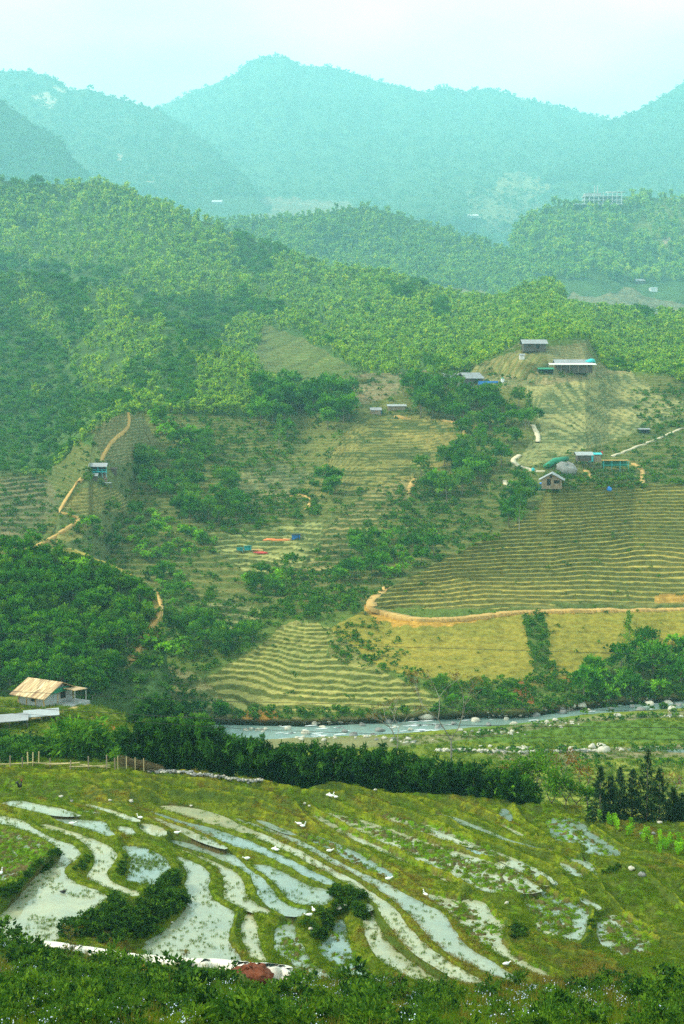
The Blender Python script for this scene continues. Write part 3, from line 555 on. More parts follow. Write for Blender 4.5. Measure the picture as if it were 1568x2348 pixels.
BUNDS = [B((470,180),(600,300),(800,390),(950,470),(1100,560),(1230,650),(1300,690),(1450,720),(1568,745))+C((100,745),(210,765),(260,830),(300,880),(390,945),(340,1010),(370,1085),(480,1165),(640,1240),(780,1300)), B((560,160),(760,260),(900,340),(1060,410),(1200,480),(1330,560),(1480,620),(1568,660))+C((100,720),(200,745)),
 B((700,140),(900,200),(1100,270),(1300,350),(1568,430))+C((130,480),(250,515),(330,515)), B((900,130),(1200,200),(1400,260),(1568,330))+C((200,410),(400,470),(560,530),(690,590),(800,690),(900,740),(950,850),(930,950),(880,1050),(800,1090)),
 B((1100,120),(1400,180))+C((0,300),(150,370),(300,420),(500,470),(700,500),(850,560),(950,640),(1050,760),(1200,860),(1400,960),(1568,1010)), C((0,210),(150,280),(300,340),(450,395),(680,460),(900,500),(1100,550),(1300,620),(1450,750),(1568,850)),
 C((0,150),(200,220),(350,280),(480,350),(620,410),(880,440)), C((390,170),(450,260),(560,340),(680,420)), C((930,300),(1050,380),(1200,490),(1350,540),(1568,600)), C((500,600),(650,690),(760,750),(840,765)), C((520,1000),(640,1110),(800,1160),(950,1190),(1100,1260)), C((1150,880),(1250,960),(1400,1010),(1568,1060)),
 A((-100,75),(300,75),(700,105),(1100,125),(1568,175))+B((200,200),(400,260)), A((-100,40),(500,60),(1000,85),(1568,140))+B((300,200),(500,280)), A((-100,10),(800,40),(1568,95))+B((300,150)), B((0,60),(400,100),(800,130)), B((300,60),(800,100),(1300,140),(1568,180))]
BD = np.full(GX.shape, 1e9)
for ln in BUNDS:
    q = smooth_line(plan(ln, -0.3), 2); BD = np.minimum(BD, poly_dist(wx, wy, q, False))
farf = np.clip((GY-118)/25, 0, 1)
bz = np.exp(-(BD/(0.25+0.11*farf))**2)*(0.8+0.5*lump)
land_or_mud = (inw < 0) | (np.array([p[2] for p in PADDY]+[0])[inw] >= 0.4)
Hh = Hh+np.where(land_or_mud, 0.42*bz-0.14*np.exp(-((BD-0.8)/0.5)**2), 0)
GZ = Z0+Hh
PV = np.stack([GX, GY, GZ], -1)
# cover: grass, drier grass along banks and strips, wet mud
g1 = np.array((0.090,0.170,0.005)); g2 = np.array((0.175,0.165,0.010)); mudc = np.array((0.10,0.085,0.032)); g3 = np.array((0.035,0.072,0.004))
dryf = np.clip(0.27+1.3*strip+0.9*fbm(GX*0.25, GY*0.22, 3, 12), 0, 1)[..., None]
cov = g1*(1-dryf)+g2*dryf
tf = np.clip(tuft*1.6+0.35, 0, 1)[..., None]
cov = cov*tf+(g3*0.7+mudc*0.3)*(1-tf)
b1 = (sm(0.02, 0.2, wd)*(1-sm(0.8, 1.5, wd)))[..., None]
cov = cov*(1-0.6*b1)+0.6*b1*np.array((0.145,0.185,0.007))*(0.75+0.35*tf)
bzc = np.clip(bz*1.3, 0, 1)[..., None]*0.8; cov = cov*(1-bzc)+bzc*(np.array((0.175,0.200,0.008))*(0.6+0.5*tf)); wet = (np.exp(-((BD-0.95)/0.45)**2)*np.clip(0.5+1.5*lump, 0, 1))[..., None]*0.8; cov = cov*(1-wet)+wet*np.array((0.075,0.105,0.012))
steep = np.zeros(GX.shape); gzx = np.gradient(GZ, axis=1)/np.maximum(np.gradient(GX, axis=1), 1e-3); gzy = np.gradient(GZ, axis=0)/np.maximum(np.gradient(GY, axis=0), 1e-3)
steep = sm(0.7, 1.6, np.hypot(gzx, gzy))[..., None]
cov = cov*(1-steep)+np.array((0.060,0.095,0.015))*steep
for k, (poly, lev, mud) in enumerate(PADDY):
    m = inw == k
    if mud < 0.4: cov[m] = mudc*(0.9+0.2*tuft[m])[:, None]+np.clip(tuft[m]-0.2, 0, 1)[:, None]*np.array((0.05,0.12,0.0))
    else:
        gg = np.clip((tuft[m]+0.15)*3, 0, 1)[:, None]; cov[m] = (mudc*0.9*(1-gg)+gg*np.array((0.095,0.20,0.008)))*(1-bzc[m])+bzc[m]*np.array((0.165,0.185,0.008))
i = (np.arange(nyp-1)[:, None]*nxp+np.arange(nxp-1)[None, :]).ravel()
# the land falls away behind the far edge
ext = []
for k in (1, 2, 3):
    e = PV[-1].copy(); e[:, 1] += (1.2, 5, 12)[k-1]; e[:, 0] *= e[:, 1]/PV[-1][:, 1]; e[:, 2] -= (0.9, 3.5, 9)[k-1]; ext.append(e)
pv = np.vstack([PV.reshape(-1, 3)]+ext); pc = np.vstack([cov.reshape(-1, 3)]+[cov[-1]]*3)
i = (np.arange(nyp+2)[:, None]*nxp+np.arange(nxp-1)[None, :]).ravel()
pm = mesh_np('paddy_terraces', pv, np.stack([i, i+1, i+1+nxp, i+nxp], 1), mat=terrain_mat('paddy_cover', 5.0, 0.25, 0.5, 0.9, 0.10), smooth=True)
set_attr(pm, 'cover', np.hstack([pc, np.ones((len(pc), 1))]), 'FLOAT_COLOR')
tag(add_obj('paddy_terraces', pm), kind='structure')
def water_mat(name, mud, deep, rough=0.05, wscale=3.0, wstr=0.06):
    m, t, o = new_mat(name); b = nd(t, 'ShaderNodeBsdfPrincipled'); t.links.new(b.outputs[0], o.inputs[0])
    b.inputs['Roughness'].default_value = rough; b.inputs['IOR'].default_value = 1.36; b.inputs['Specular IOR Level'].default_value = 0.6
    oi = nd(t, 'ShaderNodeObjectInfo'); n1 = noise(t, 0.35, 4, 0.6); n2 = noise(t, 2.5, 4, 0.6)
    k = mixc(t, oi.outputs['Random'], mud, deep); k = mixc(t, 1.0, k, ramp(t, n1, [(0.3, (0.78,0.85,0.9)), (0.7, (1.15,1.1,1.0))]), 'MULTIPLY')
    k = mixc(t, 1.0, k, ramp(t, n2, [(0.35, 0.9), (0.7, 1.06)]), 'MULTIPLY'); t.links.new(k, b.inputs['Base Color'])
    bn = nd(t, 'ShaderNodeBump'); bn.inputs['Strength'].default_value = wstr; bn.inputs['Distance'].default_value = 0.05
    t.links.new(noise(t, wscale, 3, 0.5), bn.inputs['Height']); t.links.new(bn.outputs[0], b.inputs['Normal']); return m
MWATER = water_mat('paddy_water', (0.31,0.31,0.18), (0.17,0.235,0.20))
for q, (poly, lev, mud) in zip(PLAN, PADDY):
    c = q.mean(0); nrm = []
    e = np.roll(q, -1, 0)-np.roll(q, 1, 0); nn = np.stack([e[:, 1], -e[:, 0]], 1); nn /= np.linalg.norm(nn, axis=1)[:, None]+1e-9
    ar = 0.5*np.sum(q[:, 0]*np.roll(q[:, 1], -1)-np.roll(q[:, 0], -1)*q[:, 1])
    q2 = q+nn*(0.10 if ar > 0 else -0.10)
    vs_ = [(x, y, Z0+lev) for x, y in (q2 if ar > 0 else q2[::-1])]
    me = bpy.data.meshes.new('paddy_water'); me.from_pydata(vs_, [], [list(range(len(vs_)))]); me.materials.append(MWATER); me.update()
    tag(add_obj('paddy_water', me), kind='structure')
def paddy_at(x, y):
    """ground of the terraces seen at (x, y)"""
    c = np.interp(x, px_, np.arange(nxp)); c0 = int(round(min(max(c, 0), nxp-1))); yy = pix(PV[:, c0])[1]
    hit = np.nonzero(yy <= y)[0]; r = hit[0] if len(hit) else nyp-1
    return PV[r, c0]
def paddy_h(x, y):
    a = x/y; c = int(np.clip(np.interp(a, GA, np.arange(nxp)), 0, nxp-1)); r = int(np.clip(np.interp(y, GY[:, c], np.arange(nyp)), 0, nyp-1))
    return GZ[r, c], inw[r, c], r, c
# ------------------------------------------------------------------ leaves, trees, shrubs
PROTO = bpy.data.collections.new('proto_store')          # patterns for stuff; never linked to the scene
def leaf_quads(C, N, L, W, rng, curl=0.25):
    """one four-cornered leaf (or leaf spray) per centre, its long axis along N"""
    n = len(C); N = N/(np.linalg.norm(N, axis=1)[:, None]+1e-9)
    R = rng.normal(size=(n, 3)); S = np.cross(N, R); S /= np.linalg.norm(S, axis=1)[:, None]+1e-9; U = np.cross(S, N)
    L = np.broadcast_to(L, n)[:, None]; W = np.broadcast_to(W, n)[:, None]
    v = np.empty((n, 4, 3)); v[:, 0] = C-N*L*0.5; v[:, 1] = C+S*W*0.5+U*W*curl; v[:, 2] = C+N*L*0.5; v[:, 3] = C-S*W*0.5+U*W*curl
    return v.reshape(-1, 3), np.arange(n*4).reshape(n, 4)
def crown_mesh(name, mat, seed, clumps, per, L, W, spread, flat=0.7, droop=0.0, tintamp=0.35, out=1.0):
    """clumps: (x, y, z, radius) of each spray of leaves"""
    rng = np.random.default_rng(seed); cl = np.asarray(clumps, float); n = len(cl)
    cen = cl[:, :3].mean(0); d = rng.normal(size=(n, per, 3)); d /= np.linalg.norm(d, axis=2)[..., None]
    r = rng.random((n, per, 1))**0.45; off = d*r*cl[:, None, 3:4]*spread; off[..., 2] *= flat
    C = (cl[:, None, :3]+off); o = cl[:, None, :3]-cen*np.array([1, 1, 0.7]); o = o/(np.linalg.norm(o, axis=2)[..., None]+1e-6)
    N = d*0.7+o*out+rng.normal(size=d.shape)*0.45; N[..., 2] -= droop
    l = L*(0.6+0.8*rng.random(n*per))
    v, q = leaf_quads(C.reshape(-1, 3), N.reshape(-1, 3), l, l*W, rng)
    tint = np.clip(0.5+tintamp*rng.normal(size=(n, 1))+0.22*rng.normal(size=(n, per)), 0, 1).ravel()
    me = mesh_np(name, v, q, mat=mat); set_attr(me, 'tint', tint, 'FLOAT', 'FACE'); return me
def shell(rng, n, R, zc, lump=0.25, lo=-0.55):
    """clump centres over a lumpy crown"""
    out = []
    while len(out) < n:
        d = rng.normal(size=3); d /= np.linalg.norm(d)
        if d[2] < lo: continue
        k = (0.45+0.55*rng.random()**0.5)*(1+lump*rng.normal()*0.6)
        out.append((d[0]*R[0]*k, d[1]*R[1]*k, zc+d[2]*R[2]*k, 0.38*min(R)*(0.7+0.6*rng.random())))
    return out
def trunk_mesh(name, mat, seed, h, r, limbs=4, lean=0.1, top=0.25, crownz=0.5, spread=0.5):
    rr = random.Random(seed); b = MB(); pts = [(0, 0, -0.4)]; x = y = 0
    for k in range(1, 6):
        x += rr.uniform(-lean, lean)*h*0.2; y += rr.uniform(-lean, lean)*h*0.2; pts.append((x, y, h*k/5))
    b.tube(pts, [r*(1-(1-top)*k/5) for k in range(6)], 6)
    for k in range(limbs):
        t = crownz+(1-crownz)*k/max(1, limbs)*0.9; i = min(4, int(t*5)); p = Vector(pts[i]).lerp(Vector(pts[i+1]), t*5-i)
        a = rr.uniform(0, 6.28); l = h*spread*rr.uniform(0.5, 1.0)*(1.15-t*0.6)
        b.tube([p, p+Vector((math.cos(a)*l*0.5, math.sin(a)*l*0.5, l*0.3)), p+Vector((math.cos(a)*l, math.sin(a)*l, l*0.75))], [r*0.45, r*0.28, r*0.1], 5)
    me = bpy.data.meshes.new(name); me.from_pydata(b.v, [], b.f); me.materials.append(mat); me.update(); return me
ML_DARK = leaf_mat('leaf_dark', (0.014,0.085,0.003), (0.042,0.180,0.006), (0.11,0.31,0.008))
ML_MID = leaf_mat('leaf_mid', (0.026,0.105,0.006), (0.065,0.195,0.008), (0.14,0.30,0.010))
ML_LIME = leaf_mat('leaf_lime', (0.060,0.22,0.006), (0.13,0.37,0.008), (0.23,0.50,0.012))
ML_BAM = leaf_mat('leaf_bamboo', (0.065,0.215,0.020), (0.19,0.385,0.026), (0.42,0.55,0.036), 0.35, 0.6)
ML_HEDGE = leaf_mat('leaf_hedge', (0.006,0.034,0.004), (0.018,0.080,0.008), (0.055,0.165,0.013), 0.3, 0.35)
ML_FIR = leaf_mat('leaf_conifer', (0.008,0.030,0.010), (0.018,0.052,0.014), (0.040,0.09,0.02), 0.15, 0.3)
ML_RUST = leaf_mat('leaf_rust', (0.14,0.06,0.012), (0.20,0.11,0.02), (0.16,0.16,0.02), 0.3)
ML_GRASS = leaf_mat('grass_blade', (0.045,0.115,0.003), (0.095,0.185,0.005), (0.19,0.22,0.010), 0.35, 0.5)
ML_WEED = leaf_mat('weed_leaf', (0.012,0.050,0.003), (0.038,0.110,0.006), (0.10,0.20,0.010), 0.3, 0.5)
ML_BUSH = leaf_mat('bush_leaf', (0.010,0.040,0.003), (0.030,0.095,0.006), (0.085,0.19,0.010), 0.3, 0.4)
ML_DRYG = leaf_mat('dry_blade', (0.09,0.075,0.012), (0.18,0.15,0.02), (0.28,0.25,0.045), 0.25, 0.4)
M_BARK = solid_mat('bark', (0.16,0.13,0.10), 0.9, 0.3, 6, 0.3)
M_PALE = solid_mat('pale_bark', (0.24,0.22,0.165), 0.9, 0.3, 6, 0.3)
def bamboo_clumps(rng, n, h, spread, per=6):
    out = []
    for k in range(n):
        a = rng.random()*6.28; s = spread*(0.25+0.75*rng.random()); hh = h*(0.7+0.3*rng.random())
        for j in range(per):
            t = 0.3+0.7*j/(per-1); u = t*t
            out.append((math.cos(a)*s*u*1.05, math.sin(a)*s*u*1.05, hh*(t-0.22*max(0, t-0.75)*4*t), 0.55*spread*(1.0-0.55*t)))
    return out
def protos(kind, n, seed):
    res = []
    for k in range(n):
        rng = np.random.default_rng(seed+k)
        if kind == 'broad':
            h = 5.2; cm = crown_mesh('crown', ML_DARK, seed+k, shell(rng, 34, (1.9+0.3*rng.random(), 1.9, 1.9), 3.3), 22, 0.50, 0.55, 1.15); tm = trunk_mesh('trunk', M_BARK, seed+k, 3.6, 0.13)
        elif kind == 'mid':
            cm = crown_mesh('crown', ML_MID, seed+k, shell(rng, 30, (1.9, 1.7+0.4*rng.random(), 2.2), 3.4), 20, 0.5, 0.5, 1.2); tm = trunk_mesh('trunk', M_BARK, seed+k, 3.8, 0.12)
        elif kind == 'lime':
            cm = crown_mesh('crown', ML_LIME, seed+k, shell(rng, 18, (1.7, 1.7, 1.0), 1.5, 0.4), 15, 0.75, 0.42, 1.25, 0.7, 0.35); tm = trunk_mesh('trunk', M_BARK, seed+k, 1.8, 0.08)
        elif kind == 'tall':
            cm = crown_mesh('crown', ML_MID, seed+k, [(rng.normal()*0.9*(1.25-z), rng.normal()*0.9*(1.25-z), 3+8*z, 0.95*(1.2-0.6*z)) for z in np.linspace(0, 1, 30)], 20, 0.6, 0.42, 1.2, 0.8, 0.4); tm = trunk_mesh('trunk', M_PALE, seed+k, 10, 0.14, 5, 0.08, 0.15, 0.3, 0.15)
        elif kind == 'bamboo':
            cm = crown_mesh('crown', ML_BAM, seed+k, bamboo_clumps(rng, 6, 8.5, 2.5, 6), 9, 1.15, 0.42, 1.25, 0.8, 0.7, 0.3, 0.5); tm = trunk_mesh('trunk', M_BARK, seed+k, 5, 0.12, 5, 0.2, 0.3, 0.15, 0.3)
        elif kind == 'bamboofar':
            cm = crown_mesh('crown', ML_BAM, seed+k, bamboo_clumps(rng, 5, 8.5, 2.9, 5), 6, 1.6, 0.5, 1.2, 0.8, 0.5, 0.3, 0.5); tm = None
        elif kind == 'bush':
            cm = crown_mesh('crown', ML_MID, seed+k, shell(rng, 12, (0.9, 0.9, 0.7), 0.6, 0.4, -0.3), 12, 0.42, 0.5, 1.25); tm = None
        res.append((cm, tm))
    return res
def stuff(name, pts, metas, scale, label=None, rots=None, kind='stuff', z=None, tilt=0.12):
    """one object: copies of small pattern meshes over many points (geometry nodes)"""
    pts = np.asarray(pts, float).reshape(-1, 3); n = len(pts); me = bpy.data.meshes.new(name)
    me.vertices.add(n); me.vertices.foreach_set('co', pts.astype(np.float32).ravel())
    rot = np.stack([RNG.normal(size=n)*tilt, RNG.normal(size=n)*tilt, RNG.random(n)*6.283], 1)
    if rots is not None: rot[:, 2] = rots
    set_attr(me, 'rot', rot, 'FLOAT_VECTOR')
    sc_ = np.broadcast_to(scale, (n,)) if np.ndim(scale) < 2 else scale
    set_attr(me, 'scl', np.stack([sc_, sc_, sc_], 1) if sc_.ndim == 1 else sc_, 'FLOAT_VECTOR')
    a = me.attributes.new('idx', 'INT', 'POINT'); a.data.foreach_set('value', RNG.integers(0, len(metas), n).astype(np.int32))
    ob = add_obj(name, me); tag(ob, label, None, None, kind)
    pc_ = bpy.data.collections.new(name+'_pattern')
    for k, m in enumerate(metas): pc_.objects.link(bpy.data.objects.new('pattern', m))
    ng = bpy.data.node_groups.new(name+'_nodes', 'GeometryNodeTree')
    ng.interface.new_socket('Geometry', in_out='INPUT', socket_type='NodeSocketGeometry'); ng.interface.new_socket('Geometry', in_out='OUTPUT', socket_type='NodeSocketGeometry')
    gi = ng.nodes.new('NodeGroupInput'); go = ng.nodes.new('NodeGroupOutput'); ip = ng.nodes.new('GeometryNodeInstanceOnPoints')
    m2p = ng.nodes.new('GeometryNodeMeshToPoints'); ci = ng.nodes.new('GeometryNodeCollectionInfo'); ci.inputs['Collection'].default_value = pc_
    ci.inputs['Separate Children'].default_value = True; ci.inputs['Reset Children'].default_value = True; ip.inputs['Pick Instance'].default_value = True
    def at_(nm, ty):
        x = ng.nodes.new('GeometryNodeInputNamedAttribute'); x.data_type = ty; x.inputs['Name'].default_value = nm; return x.outputs['Attribute']
    ng.links.new(gi.outputs[0], m2p.inputs['Mesh']); ng.links.new(m2p.outputs[0], ip.inputs['Points']); ng.links.new(ci.outputs[0], ip.inputs['Instance'])
    ng.links.new(at_('idx', 'INT'), ip.inputs['Instance Index']); ng.links.new(at_('rot', 'FLOAT_VECTOR'), ip.inputs['Rotation']); ng.links.new(at_('scl', 'FLOAT_VECTOR'), ip.inputs['Scale'])
    ng.links.new(ip.outputs[0], go.inputs[0]); md = ob.modifiers.new('scatter', 'NODES'); md.node_group = ng
    return ob
def scatter(poly, n, only=None, mind=0.0, seed=1):
    rr = random.Random(seed); xs = [p[0] for p in poly]; ys = [p[1] for p in poly]; out = []; tries = 0
    while len(out) < n and tries < n*40:
        tries += 1; x, y = rr.uniform(min(xs), max(xs)), rr.uniform(min(ys), max(ys))
        if not inside(np.array([x]), np.array([y]), poly)[0]: continue
        if mind and any((x-a)**2+(y-b)**2 < mind*mind for a, b, _ in out): continue
        p = ground(x, y, only)
        if p is not None: out.append((x, y, p))
    return out
PR = {'broad': protos('broad', 5, 100), 'mid': protos('mid', 4, 200), 'lime': protos('lime', 4, 300), 'tall': protos('tall', 3, 400), 'bamboo': protos('bamboo', 5, 500)}
def plant_tree(kind, p, s, name, label, cat, group, hz=1.0):
    cm, tm = rnd.choice(PR[kind]); t = thing(name, p, label, cat, group, rnd.uniform(0, 6.28)); t.scale = (s, s, s*hz)
    add_obj('crown', cm, t)
    if tm: add_obj('trunk', tm, t)
    return t
# the bamboo forest: nearest trees one by one, the rest as one mass
def hills(sheet, n, y_lo, seed, poly=None, mind=0):
    rng = np.random.default_rng(seed); out = []
    while len(out) < n:
        x = rng.uniform(-120, 1690); c = int((x-sheet.x0)/(sheet.x1-sheet.x0)*(sheet.nx-1))
        if c < 0 or c >= sheet.nx-1: continue
        yy = sheet.y[:, c]; y = rng.uniform(yy[-1], max(yy[-1]+1, yy[0]-y_lo)); p = sheet.at(x, y)
        if p is None: continue
        if poly and any(inside(np.array([x]), np.array([y]), q)[0] for q in poly): continue
        out.append((x, y, p))
    return out
CLEAR = [[(600,745),(680,770),(760,815),(850,862),(800,900),(700,890),(600,860)], [(720,880),(830,862),(980,850),(1010,930),(740,940)], [(1080,850),(1190,790),(1350,780),(1390,860),(1080,900)]]
f6 = [(x, y, ground(x, y, ['hill_forest', 'forest_spur'])) for x, y, p in hills(SM6, 10500, 55, 1, CLEAR)]
c6 = np.array([np.interp(x, SM6.xs, SM6.y[0])-y for x, y, p in f6]); order = np.argsort(c6)
near6 = [f6[i] for i in order[:230]]; far6 = [f6[i] for i in order[230:]]
for x, y, p in near6:
    plant_tree('bamboo', p, rnd.uniform(0.55, 0.9), 'bamboo_tree', 'feathery green bamboo at the lower edge of the hillside forest above the terraces', 'bamboo', 'bamboo trees along the lower edge of the hill forest')
fs6 = [p for x, y, p in far6]; PF = [c for c, t in protos('bamboofar', 6, 600)]
dk6 = np.array([fbm(np.array(x*0.012), np.array(y*0.014), 4, 61)+(0.55 if inside(np.array([x]), np.array([y]), [(-120,690),(60,720),(150,820),(230,960),(190,1060),(100,1090),(-120,1090)])[0] else 0)-0.25 > 0.02 for x, y, p in far6]); fs6 = np.array(fs6)  # random dark patches; lower-left outline puts the slope's shade into darker trees
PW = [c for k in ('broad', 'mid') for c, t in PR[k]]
stuff('woodland_shade_mix', fs6[dk6], PW, RNG.uniform(0.6, 1.2, dk6.sum())*fs6[dk6][:, 1]/830, 'darker broadleaf woods among the hill bamboo, standing in for slope shade at lower left'); fs6 = fs6[~dk6]
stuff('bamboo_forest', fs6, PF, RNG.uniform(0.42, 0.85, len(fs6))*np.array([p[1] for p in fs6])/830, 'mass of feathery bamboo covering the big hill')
f5 = [p for x, y, p in hills(SM5, 3600, 40, 2, [[(1262,670),(1305,608),(1400,618),(1480,636),(1560,665),(1888,720),(1888,830),(1290,830)], [(1000,655),(1060,662),(1120,668),(1120,690),(1000,690)]])]
stuff('bamboo_forest', f5, PF, RNG.uniform(0.55, 1.0, len(f5))*2.1, 'mass of bamboo on the rounded hill behind the big slope')
f4 = [p for x, y, p in hills(SM4, 800, 40, 3)]
stuff('bamboo_forest', f4, PF, RNG.uniform(0.9, 1.5, len(f4))*2.2, 'mass of bamboo on the hill below the concrete building shell')
PB = [c for c, t in protos('bush', 5, 700)]
fm = []
for s_, n_, sd_ in ((SM1, 7500, 4), (SM1r, 1500, 5), (SM2, 2400, 6), (SM2b, 1500, 7)):
    fm += [p for x, y, p in hills(s_, n_, 30, sd_, [[(430,520),(480,455),(620,450),(800,455),(800,520)]])]
for s_ in (SM1, SM1r, SM2):                           # trees along the skyline
    for x in np.arange(s_.x0+10, s_.x1-10, 16.0):
        x2 = x+rnd.uniform(-4, 4); c = int((x2-s_.x0)/(s_.x1-s_.x0)*(s_.nx-1)); fm.append(s_.V[-1, c]-np.array([0, 8, 10.0]))
stuff('mountain_scrub', fm, PB, RNG.uniform(1.6, 4.6, len(fm))*np.array([p[1] for p in fm])/2200*np.where(RNG.random(len(fm)) < 0.1, 1.5, 1), 'scrub and woods on the far mountain slopes')
# trees one can tell apart
WOODS = []
K = [(0,1275),(70,1262),(120,1290),(180,1300),(230,1320),(310,1348),(345,1390),(335,1440),(285,1510),(240,1575),(-60,1590),(-60,1268)]
for x, y, p in scatter(K, 205, ['knoll'], 11, 5):
    kd = 'broad' if rnd.random() < 0.8 else 'mid'
    if 1262 < y < 1340 and 90 < x < 330 and rnd.random() < 0.5: kd = 'lime'
    s = rnd.uniform(0.75, 1.1)
    if kd == 'lime': plant_tree(kd, p, s*1.1, 'leafy_shrub', 'bright lime green large leaved shrub near the top of the bushy knoll', 'shrub', 'lime shrubs near the top of the bushy knoll')
    else: WOODS.append((s/p[1], kd, p, s, 'dark green broadleaf tree on the bushy knoll behind the timber roofed house', 'trees covering the bushy knoll on the left'))
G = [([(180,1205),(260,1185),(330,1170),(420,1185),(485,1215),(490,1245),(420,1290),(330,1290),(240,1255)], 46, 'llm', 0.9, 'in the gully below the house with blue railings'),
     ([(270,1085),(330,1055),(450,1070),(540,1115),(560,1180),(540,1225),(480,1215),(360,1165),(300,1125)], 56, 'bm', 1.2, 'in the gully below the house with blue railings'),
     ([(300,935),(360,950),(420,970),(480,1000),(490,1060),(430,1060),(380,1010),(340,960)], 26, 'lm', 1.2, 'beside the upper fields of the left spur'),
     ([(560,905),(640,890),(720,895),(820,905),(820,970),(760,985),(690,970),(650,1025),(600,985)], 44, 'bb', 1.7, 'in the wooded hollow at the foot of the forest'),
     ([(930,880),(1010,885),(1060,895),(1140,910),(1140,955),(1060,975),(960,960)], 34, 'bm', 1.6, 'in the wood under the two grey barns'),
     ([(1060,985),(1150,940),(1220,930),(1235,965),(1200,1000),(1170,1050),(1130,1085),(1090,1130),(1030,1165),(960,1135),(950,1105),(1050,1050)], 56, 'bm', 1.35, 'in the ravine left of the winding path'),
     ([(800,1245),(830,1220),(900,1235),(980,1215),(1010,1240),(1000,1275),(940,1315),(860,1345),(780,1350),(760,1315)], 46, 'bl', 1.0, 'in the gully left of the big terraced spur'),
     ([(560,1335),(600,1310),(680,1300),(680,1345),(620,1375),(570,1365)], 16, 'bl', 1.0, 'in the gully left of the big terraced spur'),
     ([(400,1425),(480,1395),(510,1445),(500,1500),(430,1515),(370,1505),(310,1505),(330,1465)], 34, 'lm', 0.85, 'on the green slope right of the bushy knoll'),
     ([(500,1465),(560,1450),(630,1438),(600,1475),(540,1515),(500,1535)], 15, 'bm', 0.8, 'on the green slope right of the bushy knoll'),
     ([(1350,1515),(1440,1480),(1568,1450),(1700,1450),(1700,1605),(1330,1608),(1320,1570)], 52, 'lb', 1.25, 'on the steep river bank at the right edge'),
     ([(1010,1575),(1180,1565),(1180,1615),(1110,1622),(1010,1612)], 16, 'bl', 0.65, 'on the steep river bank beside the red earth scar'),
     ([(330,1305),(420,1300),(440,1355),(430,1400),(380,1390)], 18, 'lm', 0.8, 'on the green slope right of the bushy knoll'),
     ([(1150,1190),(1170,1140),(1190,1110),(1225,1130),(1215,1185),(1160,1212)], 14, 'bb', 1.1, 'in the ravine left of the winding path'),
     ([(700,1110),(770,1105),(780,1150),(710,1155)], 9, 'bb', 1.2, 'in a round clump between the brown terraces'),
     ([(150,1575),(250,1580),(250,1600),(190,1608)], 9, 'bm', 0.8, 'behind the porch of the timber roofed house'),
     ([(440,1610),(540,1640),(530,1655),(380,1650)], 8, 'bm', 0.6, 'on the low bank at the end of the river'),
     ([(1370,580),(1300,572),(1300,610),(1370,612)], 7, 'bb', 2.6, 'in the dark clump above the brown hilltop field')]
for poly, n, kinds, s, where in G:
    for x, y, p in scatter(poly, n, None, 7, len(poly)*7+n):
        kd = {'b': 'broad', 'm': 'mid', 'l': 'lime'}[rnd.choice(kinds)]
        lab = {'broad': 'dark green rounded tree ', 'mid': 'mid green leafy tree ', 'lime': 'bright lime green large leaved shrub '}[kd]
        nm = 'leafy_shrub' if kd == 'lime' else 'broadleaf_tree'
        s2 = s*rnd.uniform(0.75, 1.3)*1.08
        if kd == 'lime': plant_tree(kd, p, s2, nm, lab+where, 'shrub', 'lime shrubs '+where)
        else: WOODS.append((s2/p[1], kd, p, s2, lab+where, ('dark trees ' if kd == 'broad' else 'mid green trees ')+where))
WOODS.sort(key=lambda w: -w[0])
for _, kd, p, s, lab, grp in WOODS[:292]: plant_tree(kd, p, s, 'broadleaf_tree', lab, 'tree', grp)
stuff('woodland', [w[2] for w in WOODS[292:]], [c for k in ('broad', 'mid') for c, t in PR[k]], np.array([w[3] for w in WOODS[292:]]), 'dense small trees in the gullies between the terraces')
for x, y, s, lab in [(835,1268,0.75,'tall slim feathery tree left of the terraced spur, beside the gully'), (970,1252,0.75,'tall slim feathery tree in the gully beside the terraced spur'), (1190,1212,1.25,'tall full tree standing just left of the wooden gable house'), (1440,1500,1.05,'tall feathery tree rising above the river bank bushes at the right'),
                     (1212,975,1.35,'tall dark tree beside the top of the winding path'), (1082,1085,1.3,'tall tree in the ravine left of the winding path'), (1110,1075,1.2,'second tall tree in the ravine, just right of another'), (640,1025,1.3,'big dark tree leaning out of the wooded hollow'), (925,905,1.0,'slim lone tree left of the two grey barns'),
                     (995,880,1.2,'round tall tree touching the left barn'), (455,1075,0.9,'slim tree in the gully right of the left spur'), (655,1350,0.9,'tall bamboo like tree in the small gully below the blue tarpaulins')]:
    p = ground(x, y)
    plant_tree('tall', p, s, 'tall_tree', lab, 'tree', None)
for x, y, s, lab in [(406,228,2.6,'small pointed tree standing alone on the mountain skyline left of the peak'), (462,206,2.0,'dark bushy tree on the skyline left of the peak'), (478,202,2.0,'second bushy tree on the skyline left of the peak'), (8,168,2.4,'lone round tree on the skyline at the far left'), (105,176,2.2,'pale tree on the left mountain skyline'), (122,182,2.4,'dark tree on the left mountain skyline beside the scar')]:
    p = ground(x, y) if ground(x, y) is not None else ground(x, y+6)
    if p is not None: plant_tree('tall', p, s, 'skyline_tree', lab, 'tree', None)
